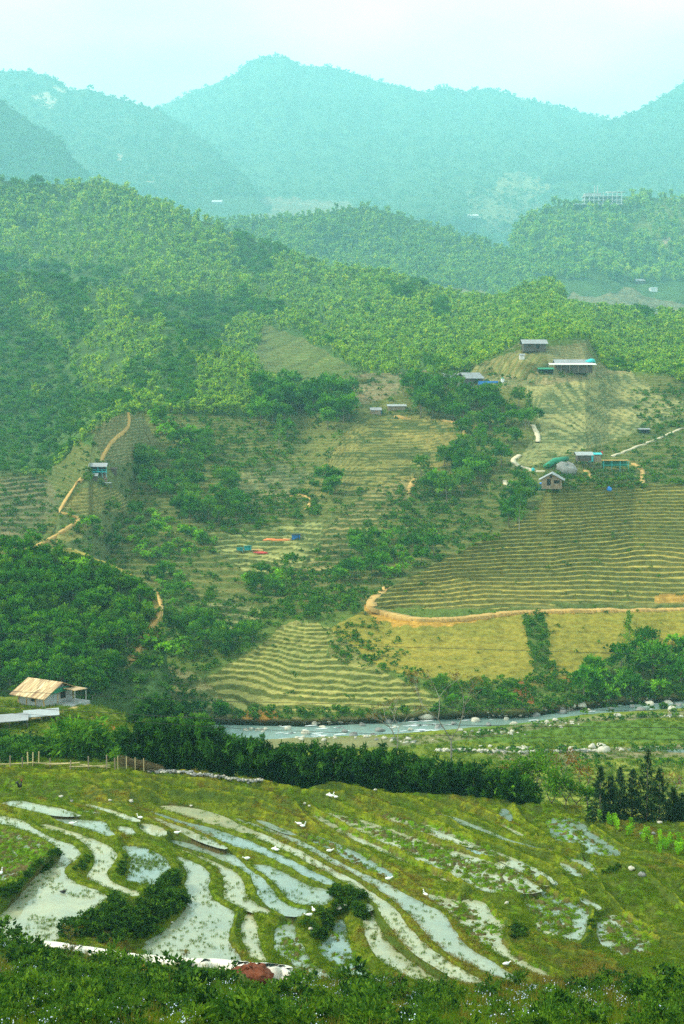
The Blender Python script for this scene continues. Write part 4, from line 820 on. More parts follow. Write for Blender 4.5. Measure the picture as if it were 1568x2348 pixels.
# low scrub over the rough ground of the valley slope
TER = [[(842,1385),(870,1360),(1000,1286),(1240,1150),(1262,1108),(1888,1100),(1888,1395),(1190,1404),(1040,1418),(960,1420)], [(430,1580),(600,1478),(640,1438),(720,1423),(770,1445),(745,1500),(880,1540),(1010,1600),(990,1625),(700,1630),(540,1625)],
       [(820,962),(1068,965),(1060,1050),(900,1112),(700,1135)], [(1200,880),(1440,845),(1600,935),(1400,1010),(1240,1060),(1170,1072)], [(212,1000),(295,945),(350,990),(385,1045),(240,1062)], [(140,1165),(215,1112),(320,1165),(200,1180)], [(760,1440),(840,1396),(1190,1405),(1888,1390),(1888,1480),(1330,1545),(1000,1560)], [(480,1245),(740,1192),(730,1260),(560,1310)]]
rr = random.Random(77); sc = []; scs = []
while len(sc) < 4200:
    x, y = rr.uniform(-100, 1660), rr.uniform(850, 1640)
    t = any(inside(np.array([x]), np.array([y]), q)[0] for q in TER)
    if t and rr.random() < 0.93: continue
    p = ground(x, y)
    if p is None or p[1] < 300: continue
    sc.append(p); scs.append(rr.uniform(0.35, 1.35)*(0.6 if t else 1))
for poly, n_, s0, s1 in [([(1195,1408),(1250,1408),(1262,1480),(1280,1550),(1222,1550),(1212,1480)],130,0.4,1.0), ([(735,1450),(840,1412),(900,1440),(935,1500),(880,1545),(770,1520)],150,0.3,0.8), ([(990,1560),(1330,1555),(1330,1632),(1000,1640)],260,0.3,0.9), ([(300,1630),(1010,1618),(1010,1650),(300,1662)],300,0.25,0.75), ([(1330,1580),(1640,1570),(1640,1600),(1330,1622)],110,0.6,1.6), ([(60,1100),(140,1150),(100,1230),(-60,1270),(-60,1100)],120,0.5,1.2), ([(390,960),(560,960),(700,1000),(640,1080),(540,1100),(400,1060)],260,0.5,1.5), ([(420,1150),(700,1120),(740,1180),(500,1230)],240,0.5,1.6), ([(560,1340),(760,1300),(840,1380),(720,1420),(600,1420)],280,0.4,1.4), ([(900,1090),(1060,1150),(1150,1230),(1000,1290),(880,1200)],260,0.5,1.4), ([(1240,1090),(1568,1060),(1600,1110),(1260,1130)],160,0.5,1.4), ([(1440,900),(1568,880),(1640,960),(1480,1000)],160,0.5,1.5), ([(380,1420),(560,1360),(620,1430),(480,1540),(300,1530)],200,0.4,1.2), ([(1390,1100),(1568,1020),(1640,1080),(1560,1110)],110,0.6,1.4)]:
    for x, y, p in scatter(poly, n_, None, 0, n_): sc.append(p); scs.append(rr.uniform(s0, s1))
stuff('scrub', sc, PB, np.array(scs), 'low scrub growing over the rough valley slopes')
# ------------------------------------------------------------------ buildings and things
M_WOOD = solid_mat('weathered_wood', (0.22,0.17,0.11), 0.85, 0.35, 3, 0.2, (1,1,0.25))
M_WOODDK = solid_mat('dark_wood', (0.085,0.070,0.055), 0.85, 0.3, 3, 0.2)
M_FIBRE = solid_mat('grey_sheet_roof', (0.25,0.26,0.26), 0.8, 0.2, 1.5, 0.1)
M_TIN = solid_mat('pale_tin', (0.30,0.32,0.31), 0.5, 0.12, 1.0)
M_WHITE = solid_mat('white_paint', (0.62,0.62,0.60), 0.6, 0.06, 1.0)
M_CONC = solid_mat('grey_block', (0.33,0.34,0.32), 0.9, 0.16, 1.2, 0.15)
M_CONCW = solid_mat('pale_concrete', (0.55,0.53,0.48), 0.9, 0.12, 0.9, 0.2)
M_DARK = solid_mat('dark_opening', (0.012,0.012,0.012), 0.9, 0.2, 2)
M_BLUE = solid_mat('blue_tarpaulin', (0.03,0.20,0.55), 0.5, 0.2, 1.5, 0.2)
M_CYAN = solid_mat('turquoise_sheet', (0.03,0.42,0.42), 0.5, 0.15, 1.5)
M_GREEN = solid_mat('green_net', (0.02,0.20,0.10), 0.7, 0.2, 2)
M_ORANGE = solid_mat('orange_cloth', (0.65,0.20,0.05), 0.8, 0.25, 2)
M_RED = solid_mat('red_cloth', (0.5,0.06,0.05), 0.8, 0.25, 2)
M_YEL = solid_mat('ochre_post', (0.45,0.30,0.10), 0.85, 0.2, 3)
M_ROCK = solid_mat('river_stone', (0.46,0.43,0.33), 0.9, 0.3, 1.2, 0.5)
M_ROCKDK = solid_mat('grey_stone', (0.20,0.20,0.18), 0.9, 0.3, 1.2, 0.5)
M_SOIL = solid_mat('orange_earth', (0.40,0.25,0.07), 0.95, 0.25, 0.8, 0.5)
M_PATHP = solid_mat('pale_path', (0.50,0.43,0.28), 0.95, 0.15, 0.8, 0.2)
M_REDSOIL = solid_mat('red_soil', (0.13,0.032,0.010), 0.95, 0.4, 5, 0.9)
M_BRICK = solid_mat('rough_brick', (0.30,0.20,0.15), 0.9, 0.2, 3)
M_FEATHER = solid_mat('white_feather', (0.86,0.85,0.78), 0.7, 0.06, 9)
M_BEAK = solid_mat('orange_beak', (0.75,0.30,0.03), 0.5, 0.1, 9)
M_BLACKF = solid_mat('black_feather', (0.02,0.016,0.016), 0.5, 0.3, 9)
M_WIRE = solid_mat('cable', (0.03,0.03,0.03), 0.6, 0.1, 2)
M_BAMB = solid_mat('dry_bamboo', (0.42,0.34,0.16), 0.8, 0.3, 5)
def plank_roof_mat():
    m, t, o = new_mat('timber_roof'); b = nd(t, 'ShaderNodeBsdfPrincipled'); t.links.new(b.outputs[0], o.inputs[0]); b.inputs['Roughness'].default_value = 0.85
    c = nd(t, 'ShaderNodeTexCoord').outputs['Object']; mpn = nd(t, 'ShaderNodeMapping'); mpn.inputs['Scale'].default_value = (4.5, 0.55, 0.55); t.links.new(c, mpn.inputs['Vector'])
    v = nd(t, 'ShaderNodeTexVoronoi'); v.inputs['Scale'].default_value = 1.0; t.links.new(mpn.outputs[0], v.inputs['Vector'])
    k = ramp(t, nd(t, 'ShaderNodeSeparateColor').outputs[0], [(0, (0.3,0.2,0.1)), (1, (0.5,0.4,0.2))])
    sp = nd(t, 'ShaderNodeSeparateColor'); t.links.new(v.outputs['Color'], sp.inputs[0])
    k = ramp(t, sp.outputs[0], [(0.0, (0.20,0.115,0.055)), (0.45, (0.36,0.23,0.11)), (0.8, (0.46,0.33,0.16)), (1.0, (0.68,0.56,0.30))])
    t.links.new(k, b.inputs['Base Color']); return m
M_ROOFW = plank_roof_mat()

def gable_house(name, p, yaw, L, W, h, rise, label, cat, wall=M_WOOD, roof=M_FIBRE, over=0.6, doors=(), windows=(), ends=True, rth=0.12, stilts=0.0, group=None):
    """ridge along local x; front wall faces local -y. doors/windows: (wall 'f'|'r'|'l', along, width, bottom, height)"""
    t = thing(name, p, label, cat, group, yaw); z0 = stilts
    b = MB(); b.box((0, 0, z0+h/2-0.6 if not stilts else z0+h/2), (L, W, h+(1.2 if not stilts else 0)))
    if ends:
        for sx in (-1, 1): b.add([(sx*(L/2-0.05), -W/2, z0+h), (sx*(L/2-0.05), W/2, z0+h), (sx*(L/2-0.05), 0, z0+h+rise)], [(0, 1, 2)])
    b.build('wall', wall, t)
    b = MB(); sl = rise/(W/2); e = W/2+over; ze = z0+h-sl*over+0.06
    for sy in (-1, 1):
        vs = [(-L/2-over, sy*e, ze), (L/2+over, sy*e, ze), (L/2+over, 0, z0+h+rise+0.06), (-L/2-over, 0, z0+h+rise+0.06)]
        b.add(vs+[(x, y, z+rth) for x, y, z in vs], [(0, 1, 2, 3), (7, 6, 5, 4), (0, 4, 5, 1), (1, 5, 6, 2), (2, 6, 7, 3), (3, 7, 4, 0)])
    b.build('roof', roof, t)
    if stilts:
        for i in range(3):
            for sy in (-1, 1):
                b = MB(); b.box((-L/2+0.2+i*(L-0.4)/2, sy*(W/2-0.15), z0/2-0.8), (0.18, 0.18, z0+1.6)); b.build('post', M_WOODDK, t)
    for kind, lst in (('door', doors), ('window', windows)):
        for side, a, w, zb, hh in lst:
            b = MB(); fr = MB()
            if side == 'f': c = (a, -W/2-0.02, z0+zb+hh/2); d = (w, 0.06, hh); fd = (w+0.16, 0.04, hh+0.16)
            else: sx = 1 if side == 'r' else -1; c = (sx*(L/2+0.02), a, z0+zb+hh/2); d = (0.06, w, hh); fd = (0.04, w+0.16, hh+0.16)
            b.box(c, d); o = b.build(kind, M_DARK, t); fr.box((c[0]*0.9995, c[1]*0.9995, c[2]), fd); fr.build('frame', M_WOOD if wall is not M_WOOD else M_WOODDK, o)
    return t
def open_shed(name, p, yaw, L, W, h, label, cat, roof=M_TIN, tilt=0.06, posts=M_WOODDK, pitch=0.0):
    t = thing(name, p, label, cat, None, yaw); b = MB(); b.box((0, 0, h), (L, W, 0.10), 0, tilt, pitch); b.build('roof', roof, t)
    for sx in (-1, 0, 1):
        for sy in (-1, 1):
            b = MB(); zt = h+sy*(W/2-0.2)*math.tan(tilt)-sx*(L/2-0.2)*math.tan(pitch)
            b.box((sx*(L/2-0.2), sy*(W/2-0.2), zt/2-0.9), (0.14, 0.14, zt+1.7)); b.build('post', posts, t)
    return t
G_ = ground
# --- the timber roofed house on the left
hp = G_(101, 1622, ['house_hillock']); hp = np.array(hp); al = math.radians(30); ex = np.array([-math.cos(al), math.sin(al)]); ey = np.array([math.sin(al), math.cos(al)])
HL, HW = 5.6, 7.2; hc = hp[:2]+ex*HL/2+ey*HW/2
house = gable_house('timber_house', (hc[0], hc[1], hp[2]), -al, HL, HW, 2.05, 1.55, 'grey block house with a brown timber plank roof and empty window openings', 'house', M_CONC, M_ROOFW, 1.05, (), [('f', 0.5, 0.95, 0.85, 0.75), ('r', 1.1, 1.25, 0.75, 1.05)])
b = MB()
for px2, py2 in ((-2.82,-3.62),(-1.0,-3.63),(1.0,-3.63),(2.82,-3.62),(2.83,-0.2),(2.83,3.6)): b.box((px2, py2, 0.95), (0.16, 0.12, 2.1))
b.build('corner_post', M_YEL, house)
b = MB(); b.add([(3.12,-3.7,2.0),(3.12,3.7,2.0),(3.12,2.0,2.75),(3.12,-2.0,2.75),(3.2,-3.7,2.0),(3.2,3.7,2.0),(3.2,2.0,2.75),(3.2,-2.0,2.75)], [(0,1,2,3),(7,6,5,4),(0,4,5,1),(2,6,7,3),(1,5,6,2),(3,7,4,0)]); b.build('gable_tarpaulin', M_GREEN, house)
b = MB(); b.box((4.6, 2.2, 2.35), (2.6, 3.2, 0.10), 0, -0.08, 0.03); po = b.build('porch_roof', M_ROOFW, house)
for q in ((5.6,0.9),(5.7,3.6)):
    b = MB(); b.box((q[0], q[1], 0.9), (0.13, 0.13, 2.9)); b.build('porch_post', M_CONC, house)
b = MB(); b.box((4.6, 1.2, -0.10), (3.4, 5.5, 0.5)); b.build('porch_floor', M_CONC, house)
for k in range(3):
    b = MB(); b.box((0, 0, 0.6), (0.35, 0.08, 1.9), 0.3*k, 0.45); tag(b.build('plank', M_WOOD, None, False, np.array([hc[0]-3.4-0.4*k, hc[1]-1.6, hp[2]])), 'loose grey board leaning against the left end of the timber roofed house', 'plank', 'boards leaning on the house')
for (x, y, L_, W_, yaw, lab) in [(95, 1650, 5.6, 3.4, 0.22, 'right of two low open sheds with flat tin roofs below the house'), (22, 1664, 5.8, 3.6, 0.22, 'left low open shed with a flat grey roof, cut off by the picture edge')]:
    p = G_(x, y, ['house_hillock']); open_shed('open_shed', p, yaw, L_, W_, 1.3, lab, 'shed', M_TIN if x > 50 else M_FIBRE, 0.10, M_WOODDK, -0.03)
def crate(x, y, lab, mat, d, name='storage_box', cat='box', only=None, rz=0.3):
    p = G_(x, y, only); b = MB(); b.box((0, 0, d[2]/2), d, rz); b.box((0, 0, d[2]+0.03), (d[0]*1.06, d[1]*1.06, 0.06), rz); return tag(b.build(name, mat, None, False, p), lab, cat)
# --- left spur house with blue rails
p = G_(226, 1086); h2 = gable_house('stilt_house', p, 0.05, 5.4, 4.2, 2.0, 0.9, 'dark house with blue railings and a grey roof on the left spur', 'house', M_DARK, M_FIBRE, 0.7, stilts=0.9)
b = MB(); 
for z in (1.1, 1.7): b.beam((-4.2,-3.2,z),(3.2,-3.2,z),0.1)
for k in range(6): b.beam((-4.2+k*1.48,-3.2,-1.2),(-4.2+k*1.48,-3.2,2.6 if k%2 else 1.7),0.13)
b.box((-0.5,-2.6,0.85),(7.6,1.4,0.12)); b.build('veranda_rail', M_CYAN, h2)
gable_house('shed', G_(215, 1098), 0.0, 2.6, 2.0, 1.3, 0.6, 'small thatched hut below the house with blue railings', 'hut', M_WOODDK, M_FIBRE, 0.4)
gable_house('shed', G_(239, 1096), 0.0, 1.9, 1.6, 1.7, 0.2, 'small brick outhouse beside the house with blue railings', 'hut', M_BRICK, M_TIN, 0.25, (), [('f', 0.2, 0.4, 1.2, 0.3)])
open_shed('open_shed', G_(240, 1112), -0.1, 5.0, 1.6, 0.9, 'low pale shed roof below the house with blue railings', 'shed', M_TIN, 0.08)
gable_house('shed', G_(260, 1083), 0.1, 2.4, 1.8, 1.3, 0.4, 'tiny dark shed right of the house with blue railings', 'hut', M_WOODDK, M_WOODDK, 0.3)
# --- right hand farm
h3 = gable_house('wooden_house', G_(1265, 1110, ['spur']), math.radians(62), 7.0, 6.6, 2.1, 1.8, 'brown wooden house with its gable facing the valley and a dark doorway', 'house', M_WOOD, M_FIBRE, 1.0, [('l', 0.9, 1.1, 0.0, 2.1)], [('l', -1.7, 1.8, 0.7, 1.0), ('l', 0.2, 0.7, 2.5, 0.7)])
h3.rotation_euler.z = math.radians(80)
b = MB(); b.blob((0,0,1.0),(4.5,3.5,3.0),4); tag(b.build('boulder', M_ROCKDK, None, True, G_(1300, 1084, ['valley_slope','spur'])), 'huge dark grey boulder behind the brown wooden house', 'boulder')
gable_house('stilt_hut', G_(1337, 1068), 0.05, 5.6, 4.0, 2.6, 0.9, 'open stilt hut with a pale tin roof at the right hand farm', 'hut', M_WOODDK, M_TIN, 0.8, stilts=2.4)
h4 = gable_house('stilt_hut', G_(1360, 1070), 0.05, 5.2, 3.6, 3.0, 0.5, 'stilt hut with turquoise tin roof, half turquoise half tan wall', 'hut', M_WOOD, M_CYAN, 0.5, stilts=2.2)
b = MB(); b.box((-1.5,-1.85,3.7),(2.1,0.06,2.9)); b.build('side_curtain', M_CYAN, h4)
t = thing('platform', G_(1410, 1076), 'building platform on thin blue posts dug into the right hillside', 'platform'); b = MB(); b.box((0,0,3.9),(11.0,4.5,0.25)); b.build('deck', M_SOIL, t); b = MB(); b.beam((-5.4,-2.2,2.0),(5.4,-2.2,2.3),0.12); b.build('brace', M_CYAN, t)
for k in range(4):
    b = MB(); b.box((-5.2+k*3.4,-2.1,1.2),(0.18,0.18,5.2)); b.build('post', M_CYAN, t)
b = MB(); b.box((0,1.5,2.6),(10.5,0.4,2.6)); b.build('back_net', M_GREEN, t)
for x, y, d, m, lab in [(1243,1109,(2.2,1.4,0.8),M_BLUE,'blue covered heap in front of the brown wooden house'), (1250,1110,(1.6,1.2,0.9),M_RED,'red heap in front of the brown wooden house'), (1255,1106,(1.2,1.0,1.2),M_WHITE,'white sack heap in front of the brown wooden house'), (1397,1124,(1.8,1.2,1.4),M_BLUE,'blue drum lying in the fields below the stilt huts'), (1222,1079,(1.4,1.2,1.6),M_CYAN,'green box beside the winding path')]:
    b = MB(); b.blob((0,0,d[2]*0.4),(d[0]*0.55,d[1]*0.55,d[2]*0.6),int(x),(5,7),0.2); tag(b.build('covered_heap', m, None, True, G_(x, y)), lab, 'heap')
b = MB(); b.box((0,0,0.6),(12.5,0.15,1.3)); tag(b.build('garden_net', M_GREEN, None, False, G_(1249, 1120)), 'green net fence round the garden below the wooden house', 'fence')
for k, (x, y, x2, y2) in enumerate([(1250,1073,1300,1057)]):
    p, q = Vector(G_(x, y, ['valley_slope'])), Vector(G_(x2, y2, ['valley_slope'])); b = MB(); b.tube([p+Vector((0,0,0.8)), p.lerp(q,0.4)+Vector((0,0,2.0)), q+Vector((0,0,1.5))],[1.1,1.3,1.0],7); tag(b.build('green_netting', M_GREEN, None, True), 'long green net draped over the rocks above the wooden house', 'net')
b = MB(); b.box((0,0,2.2),(0.12,0.12,4.4)); fl = thing('flag_pole', G_(1377, 1055), 'thin pole with a small red flag beside the turquoise hut', 'flag'); b.build('pole', M_WOODDK, fl); b = MB(); b.box((0.4,0,3.6),(0.9,0.05,1.5)); b.build('flag', M_RED, fl)
gable_house('field_hut', G_(1475, 990), 0.1, 4.5, 3.0, 1.6, 0.3, 'dark little hut among the bushes at the right edge of the slope', 'hut', M_DARK, M_FIBRE, 0.5)
# --- upper village
gable_house('barn', G_(1223, 800), 0.06, 11.0, 6.5, 3.0, 1.6, 'dark wooden barn with a grey roof highest under the forest', 'barn', M_WOODDK, M_FIBRE, 1.0, [('f', 1.5, 1.6, 0.2, 2.2)], [('f', -2.6, 1.4, 1.2, 1.0)])
lh = gable_house('long_hall', G_(1312, 848), 0.06, 18.0, 7.0, 3.0, 2.2, 'long open hall with a steep grey roof and white lower eaves', 'hall', M_WOODDK, M_FIBRE, 0.4)
b = MB(); b.box((-1.0,-4.6,3.1),(23.0,3.4,0.16),0,0.22); b.build('lower_eave', M_CONCW, lh)
for k in range(6):
    b = MB(); b.box((-11+k*4.2,-5.9,1.0),(0.22,0.22,3.6)); b.build('post', M_WOOD, lh)
b = MB(); b.blob((0,0,0),(2.6,2.0,1.0),3); b.build('roof_cover', M_CYAN, lh, False, (8.6,-1.0,4.6))
gable_house('shed', G_(1250, 851), 0.1, 7.0, 3.0, 1.5, 0.6, 'low dark net covered shed left of the long open hall', 'shed', M_DARK, M_GREEN, 0.4)
gable_house('barn', G_(1036, 876), 0.1, 7.5, 6.0, 2.6, 1.6, 'left of two grey roofed barns above the wood', 'barn', M_WOODDK, M_FIBRE, 0.8)
gable_house('barn', G_(1077, 875), 0.5, 9.5, 7.0, 2.8, 2.2, 'right of two grey roofed barns, with a steep roof and lower wing', 'barn', M_WOODDK, M_FIBRE, 0.9, (), [('l', 0.5, 1.2, 1.0, 1.0)])
gable_house('shed', G_(1055, 878), 0.1, 3.2, 2.6, 2.2, 0.2, 'small white shed squeezed between the two grey roofed barns', 'shed', M_CONCW, M_TIN, 0.2)
b = MB(); b.box((0,0,0.9),(9.5,0.3,1.7),0.05); b.box((0,0.6,1.7),(9.5,1.4,0.1),0.05); tag(b.build('tarpaulin_fence', M_BLUE, None, False, G_(1119, 879)), 'long blue tarpaulin right of the grey roofed barns', 'tarpaulin')
for x, y, m, m2, lab in [(1065,868,M_WHITE,M_WHITE,'white water tank on a stand between the grey roofed barns'), (1152,873,M_WHITE,M_GREEN,'white water tank with a green lid in the upper terraces')]:
    t = thing('water_tank', G_(x, y), lab, 'tank'); b = MB(); b.tube([(0,0,-0.3),(0,0,1.8)],0.9,10); b.build('tank', m, t); b = MB(); b.tube([(0,0,1.8),(0,0,2.5)],[0.8,0.4],10); b.build('lid', m2, t)
gable_house('field_hut', G_(909, 938), 0.05, 8.0, 3.4, 2.0, 0.6, 'hut with a whitish tin roof at the top of the middle terraces', 'hut', M_WOOD, M_TIN, 0.5)
hh = gable_house('field_hut', G_(861, 947), 0.05, 4.6, 3.2, 1.8, 0.9, 'small grey roofed hut with a blue end, left of the tin roofed hut', 'hut', M_WOOD, M_FIBRE, 0.4); b = MB(); b.box((2.42,0,1.0),(0.12,3.0,1.9)); b.build('end_sheet', M_BLUE, hh)
gable_house('shed', G_(1196, 826), 0.1, 2.2, 2.0, 1.8, 0.5, 'tiny white hut on the footpath between the upper terraces', 'hut', M_CONCW, M_FIBRE, 0.3)
# --- far buildings
gable_house('white_shed', G_(498, 466), 0.02, 40.0, 26.0, 7, 7, 'shed with a bright white roof on the far plateau', 'shed', M_CONC, M_WHITE, 0.8)
gable_house('white_shed', G_(1084, 501), 0.0, 40.0, 24.0, 7, 6.0, 'white roofed farmhouse on the far valley floor', 'shed', M_CONC, M_WHITE, 0.8)
gable_house('white_shed', G_(1099, 504), 0.0, 16.0, 16.0, 6.0, 4.5, 'smaller white roof just right of the far farmhouse', 'shed', M_CONC, M_WHITE, 0.8)
gable_house('white_shed', G_(1300, 468), 0.0, 30.0, 16.0, 6, 3.5, 'pale low roof left of the concrete building shell', 'shed', M_CONC, M_TIN, 0.8)
gable_house('field_hut', G_(1466, 648), 0.2, 18.0, 11, 4.8, 3.4, 'dark hut behind the brown hilltop field', 'hut', M_WOODDK, M_FIBRE, 0.7)
gable_house('field_hut', G_(1497, 668), 0.2, 13.0, 8.6, 5, 1.8, 'small white hut on the edge of the brown hilltop field', 'hut', M_WHITE, M_TIN, 0.5)
def shell_building(p):
    t = thing('building_shell', p, 'unfinished pale concrete building of open floors on the far right hill', 'building')
    for k in range(3):
        b = MB(); w = 36 if k else 44; b.box((0 if k else -4, 0, 1.5+k*3.6), (w, 12, 0.5)); b.build('floor_slab', M_WHITE, t)
        for i in range(9 if k < 2 else 5):
            b = MB(); x = -17+i*4.2+(17 if k == 2 else 0); b.box((x, -5.4, 3.2+k*3.6), (0.6, 0.6, 3.2)); b.build('column', M_WHITE, t)
    b = MB(); b.box((-9, 1, 10.2), (15, 8, 3.0)); b.build('upper_room', M_CONC, t)
    b = MB(); b.box((12, 0, 12.8), (17, 9, 0.4)); b.build('floor_slab', M_WHITE, t)
    for x in (-7, -4.5):
        b = MB(); b.box((x, 0, 14.5), (0.7, 0.7, 9)); b.build('rooftop_post', M_CONCW, t)
    b = MB(); b.box((0, 3, 4.5), (34, 5, 7.5)); b.build('core_wall', M_FIBRE, t); return t
shb = shell_building(G_(1380, 475)); shb.scale = (2.35, 2.35, 2.35)
for x, y, h_, lab in [(1228, 482, 72, 'tall thin pole on the far slope left of the concrete shell'), (1135, 510, 68, 'tall thin pole near the far white farmhouse')]:
    b = MB(); b.tube([(0,0,-2),(0,0,h_)],[0.5,0.3],6); b.beam((-2,0,h_*0.9),(2,0,h_*0.9),0.3); tag(b.build('utility_pole', M_CONCW, None, False, G_(x, y)), lab, 'pole')
# --- tarpaulin camps among the fields
def lean_to(x, y, s, m, lab, m2=None):
    t = thing('field_tent', G_(x, y), lab, 'tent'); b = MB(); b.box((0,0.2*s,1.5*s),(2.8*s,2.0*s,0.1),0.1,-0.3); b.build('cover', m2 or m, t); b = MB(); b.box((0,0.7*s,0.8*s),(2.5*s,0.1,1.5*s),0.1); b.box((0.9*s,0,0.8*s),(0.1,1.4*s,1.4*s),0.1); b.build('side_sheet', m, t)
    for sx in (-1.2, 1.2):
        b = MB(); b.box((sx*s,-0.7*s,0.5*s),(0.1,0.1,2.2*s)); b.build('post', M_WOOD, t)
lean_to(679, 1231, 1.25, M_BLUE, 'lean to with a blue sheet and pale board roof in the middle fields', M_TIN)
lean_to(550, 1261, 0.9, M_CYAN, 'left turquoise field tent in the middle fields')
lean_to(568, 1260, 1.0, M_CYAN, 'right turquoise field tent, crumpled, in the middle fields')
for x, y, w, m, lab in [(619,1235,2.2,M_ORANGE,'orange cloth spread on a terrace, left one of two'), (643,1236,3.4,M_ORANGE,'longer orange cloth spread on a terrace near the blue lean to'), (592,1260,2.0,M_YEL,'yellow and orange bundle right of the turquoise tents'), (600,1264,2.4,M_RED,'reddish bundle right of the turquoise tents'), (655,1230,2.4,M_YEL,'yellowish sheet lying left of the blue lean to')]:
    b = MB(); b.blob((0,0,0.1),(w,0.8,0.45),int(x),(5,9),0.3); tag(b.build('cloth_bundle', m, None, True, G_(x, y)), lab, 'cloth')
# --- footpaths
def ribbon(name, pts, w, mat, lift=0.25, only=None, label=None, kind='structure', step=3.0):
    q = resample(smooth_line(pts, 3), step); c = [ground(x, y, only) for x, y in q]; c = np.array([k for k in c if k is not None])
    k5 = np.ones(5)/5; c2 = np.stack([np.convolve(np.pad(c[:, i], 2, mode='edge'), k5, 'valid') for i in range(3)], 1)
    d = np.gradient(c2[:, :2], axis=0); d /= np.linalg.norm(d, axis=1)[:, None]+1e-9; n_ = np.stack([-d[:, 1], d[:, 0]], 1)
    ws = w*(0.85+0.3*RNG.random(len(c2)))[:, None]/2
    l = np.hstack([c2[:, :2]+n_*ws, c2[:, 2:]+lift]); r = np.hstack([c2[:, :2]-n_*ws, c2[:, 2:]+lift]); m = len(c2)
    lo = l.copy(); lo[:, 2] -= 1.2; ro = r.copy(); ro[:, 2] -= 1.2
    i = np.arange(m-1); v = np.vstack([l, r, lo, ro])
    f = np.vstack([np.stack([i, i+1, i+1+m, i+m], 1), np.stack([i+2*m, i+1+2*m, i+1, i], 1), np.stack([i+m, i+1+m, i+1+3*m, i+3*m], 1)])
    return tag(add_obj(name, mesh_np(name, v, f, mat=mat)), label, None, None, kind)
ribbon('road', [(890,1346),(868,1366),(846,1386),(862,1401),(900,1411),(960,1421),(1040,1421),(1120,1411),(1190,1404),(1300,1401),(1420,1399),(1568,1394),(1880,1386)], 3.2, M_SOIL, 0.5, ['spur', 'valley_slope'])
ribbon('path', [(10,1284),(60,1260),(110,1240),(170,1200),(190,1188),(150,1178),(136,1172),(150,1148),(172,1115),(190,1095)], 1.6, M_SOIL, 0.35)
ribbon('path', [(228,1062),(240,1030),(262,1000),(288,985),(296,965),(292,945)], 1.6, M_SOIL, 0.35)
ribbon('path', [(1221,972),(1226,985),(1236,1000),(1232,1012)], 2.0, M_PATHP, 0.4)
ribbon('path', [(1192,1042),(1178,1050),(1172,1056),(1190,1066),(1216,1076),(1250,1078)], 2.0, M_PATHP, 0.4, ['valley_slope'])
ribbon('path', [(1158,1100),(1154,1104),(1160,1110),(1172,1114)], 1.6, M_PATHP, 0.4)
ribbon('path', [(1568,978),(1520,1000),(1460,1022),(1400,1046)], 1.2, M_PATHP, 0.3, ['valley_slope'])
ribbon('path', [(1342,1075),(1350,1090),(1360,1102)], 2.4, M_SOIL, 0.3)
ribbon('path', [(1450,1060),(1475,1075),(1472,1100),(1474,1115)], 2.0, M_SOIL, 0.3)
ribbon('path', [(935,1130),(940,1115),(950,1100),(955,1094)], 2.4, M_SOIL, 0.3)
ribbon('path', [(1060,1000),(1068,990),(1062,975),(1030,962),(1010,960)], 1.8, M_SOIL, 0.3)
ribbon('path', [(905,952),(930,955),(945,958)], 3.5, M_SOIL, 0.3)
ribbon('path', [(300,1520),(330,1470),(355,1430),(372,1395),(362,1350)], 1.4, M_SOIL, 0.3)
ribbon('path', [(700,1170),(720,1140),(690,1130),(660,1135)], 1.5, M_SOIL, 0.3)
# --- river
MRIV = water_mat('river_water', (0.15,0.22,0.19), (0.13,0.20,0.18), 0.35, 0.9, 0.5)
rt = MRIV.node_tree
a_ = [P(x, y, Yz(x, y, -82.6)) for x, y in resample([(x, y+3) for x, y in NB], 12)]; c_ = [P(x, y, Yz(x, y, -82.6)) for x, y in resample([(x, y+6) for x, y in BANK if x >= 300], 12)]
me = bpy.data.meshes.new('river'); vs_ = [tuple(p) for p in a_]+[tuple(p) for p in c_[::-1]]; me.from_pydata(vs_, [], [list(range(len(vs_)))]); me.materials.append(MRIV); me.update(); tag(add_obj('river', me), kind='structure')
foam = MB(); rf = random.Random(5); M_FOAM = solid_mat('white_water', (0.50,0.55,0.53), 0.5, 0.1, 3)
for k in range(70):
    x = rf.choice([rf.uniform(640, 800), rf.uniform(640, 1568), rf.uniform(1430, 1600), rf.uniform(900, 1000)]); yb = np.interp(x, *zip(*BANK)); yn = np.interp(x, *zip(*NB)); y = rf.uniform(yb+3, yn-2); p = P(x, y, Yz(x, y, -82.55)); w = rf.uniform(0.5, 2.2)
    n5 = 7; foam.add([(p[0]+w*math.cos(6.283*i/n5)*rf.uniform(0.6, 1), p[1]+w*0.35*math.sin(6.283*i/n5)*rf.uniform(0.6, 1)+0.25*w*math.cos(6.283*i/n5), p[2]+0.02) for i in range(n5)], [tuple(range(n5))])
tag(foam.build('river_rapids', M_FOAM), 'broken white water over the river stones', None, None, 'stuff')
ribbon('stream', [(1440,1721),(1500,1719),(1568,1722),(1700,1724)], 3.0, MRIV, 0.06, ['valley_floor'])
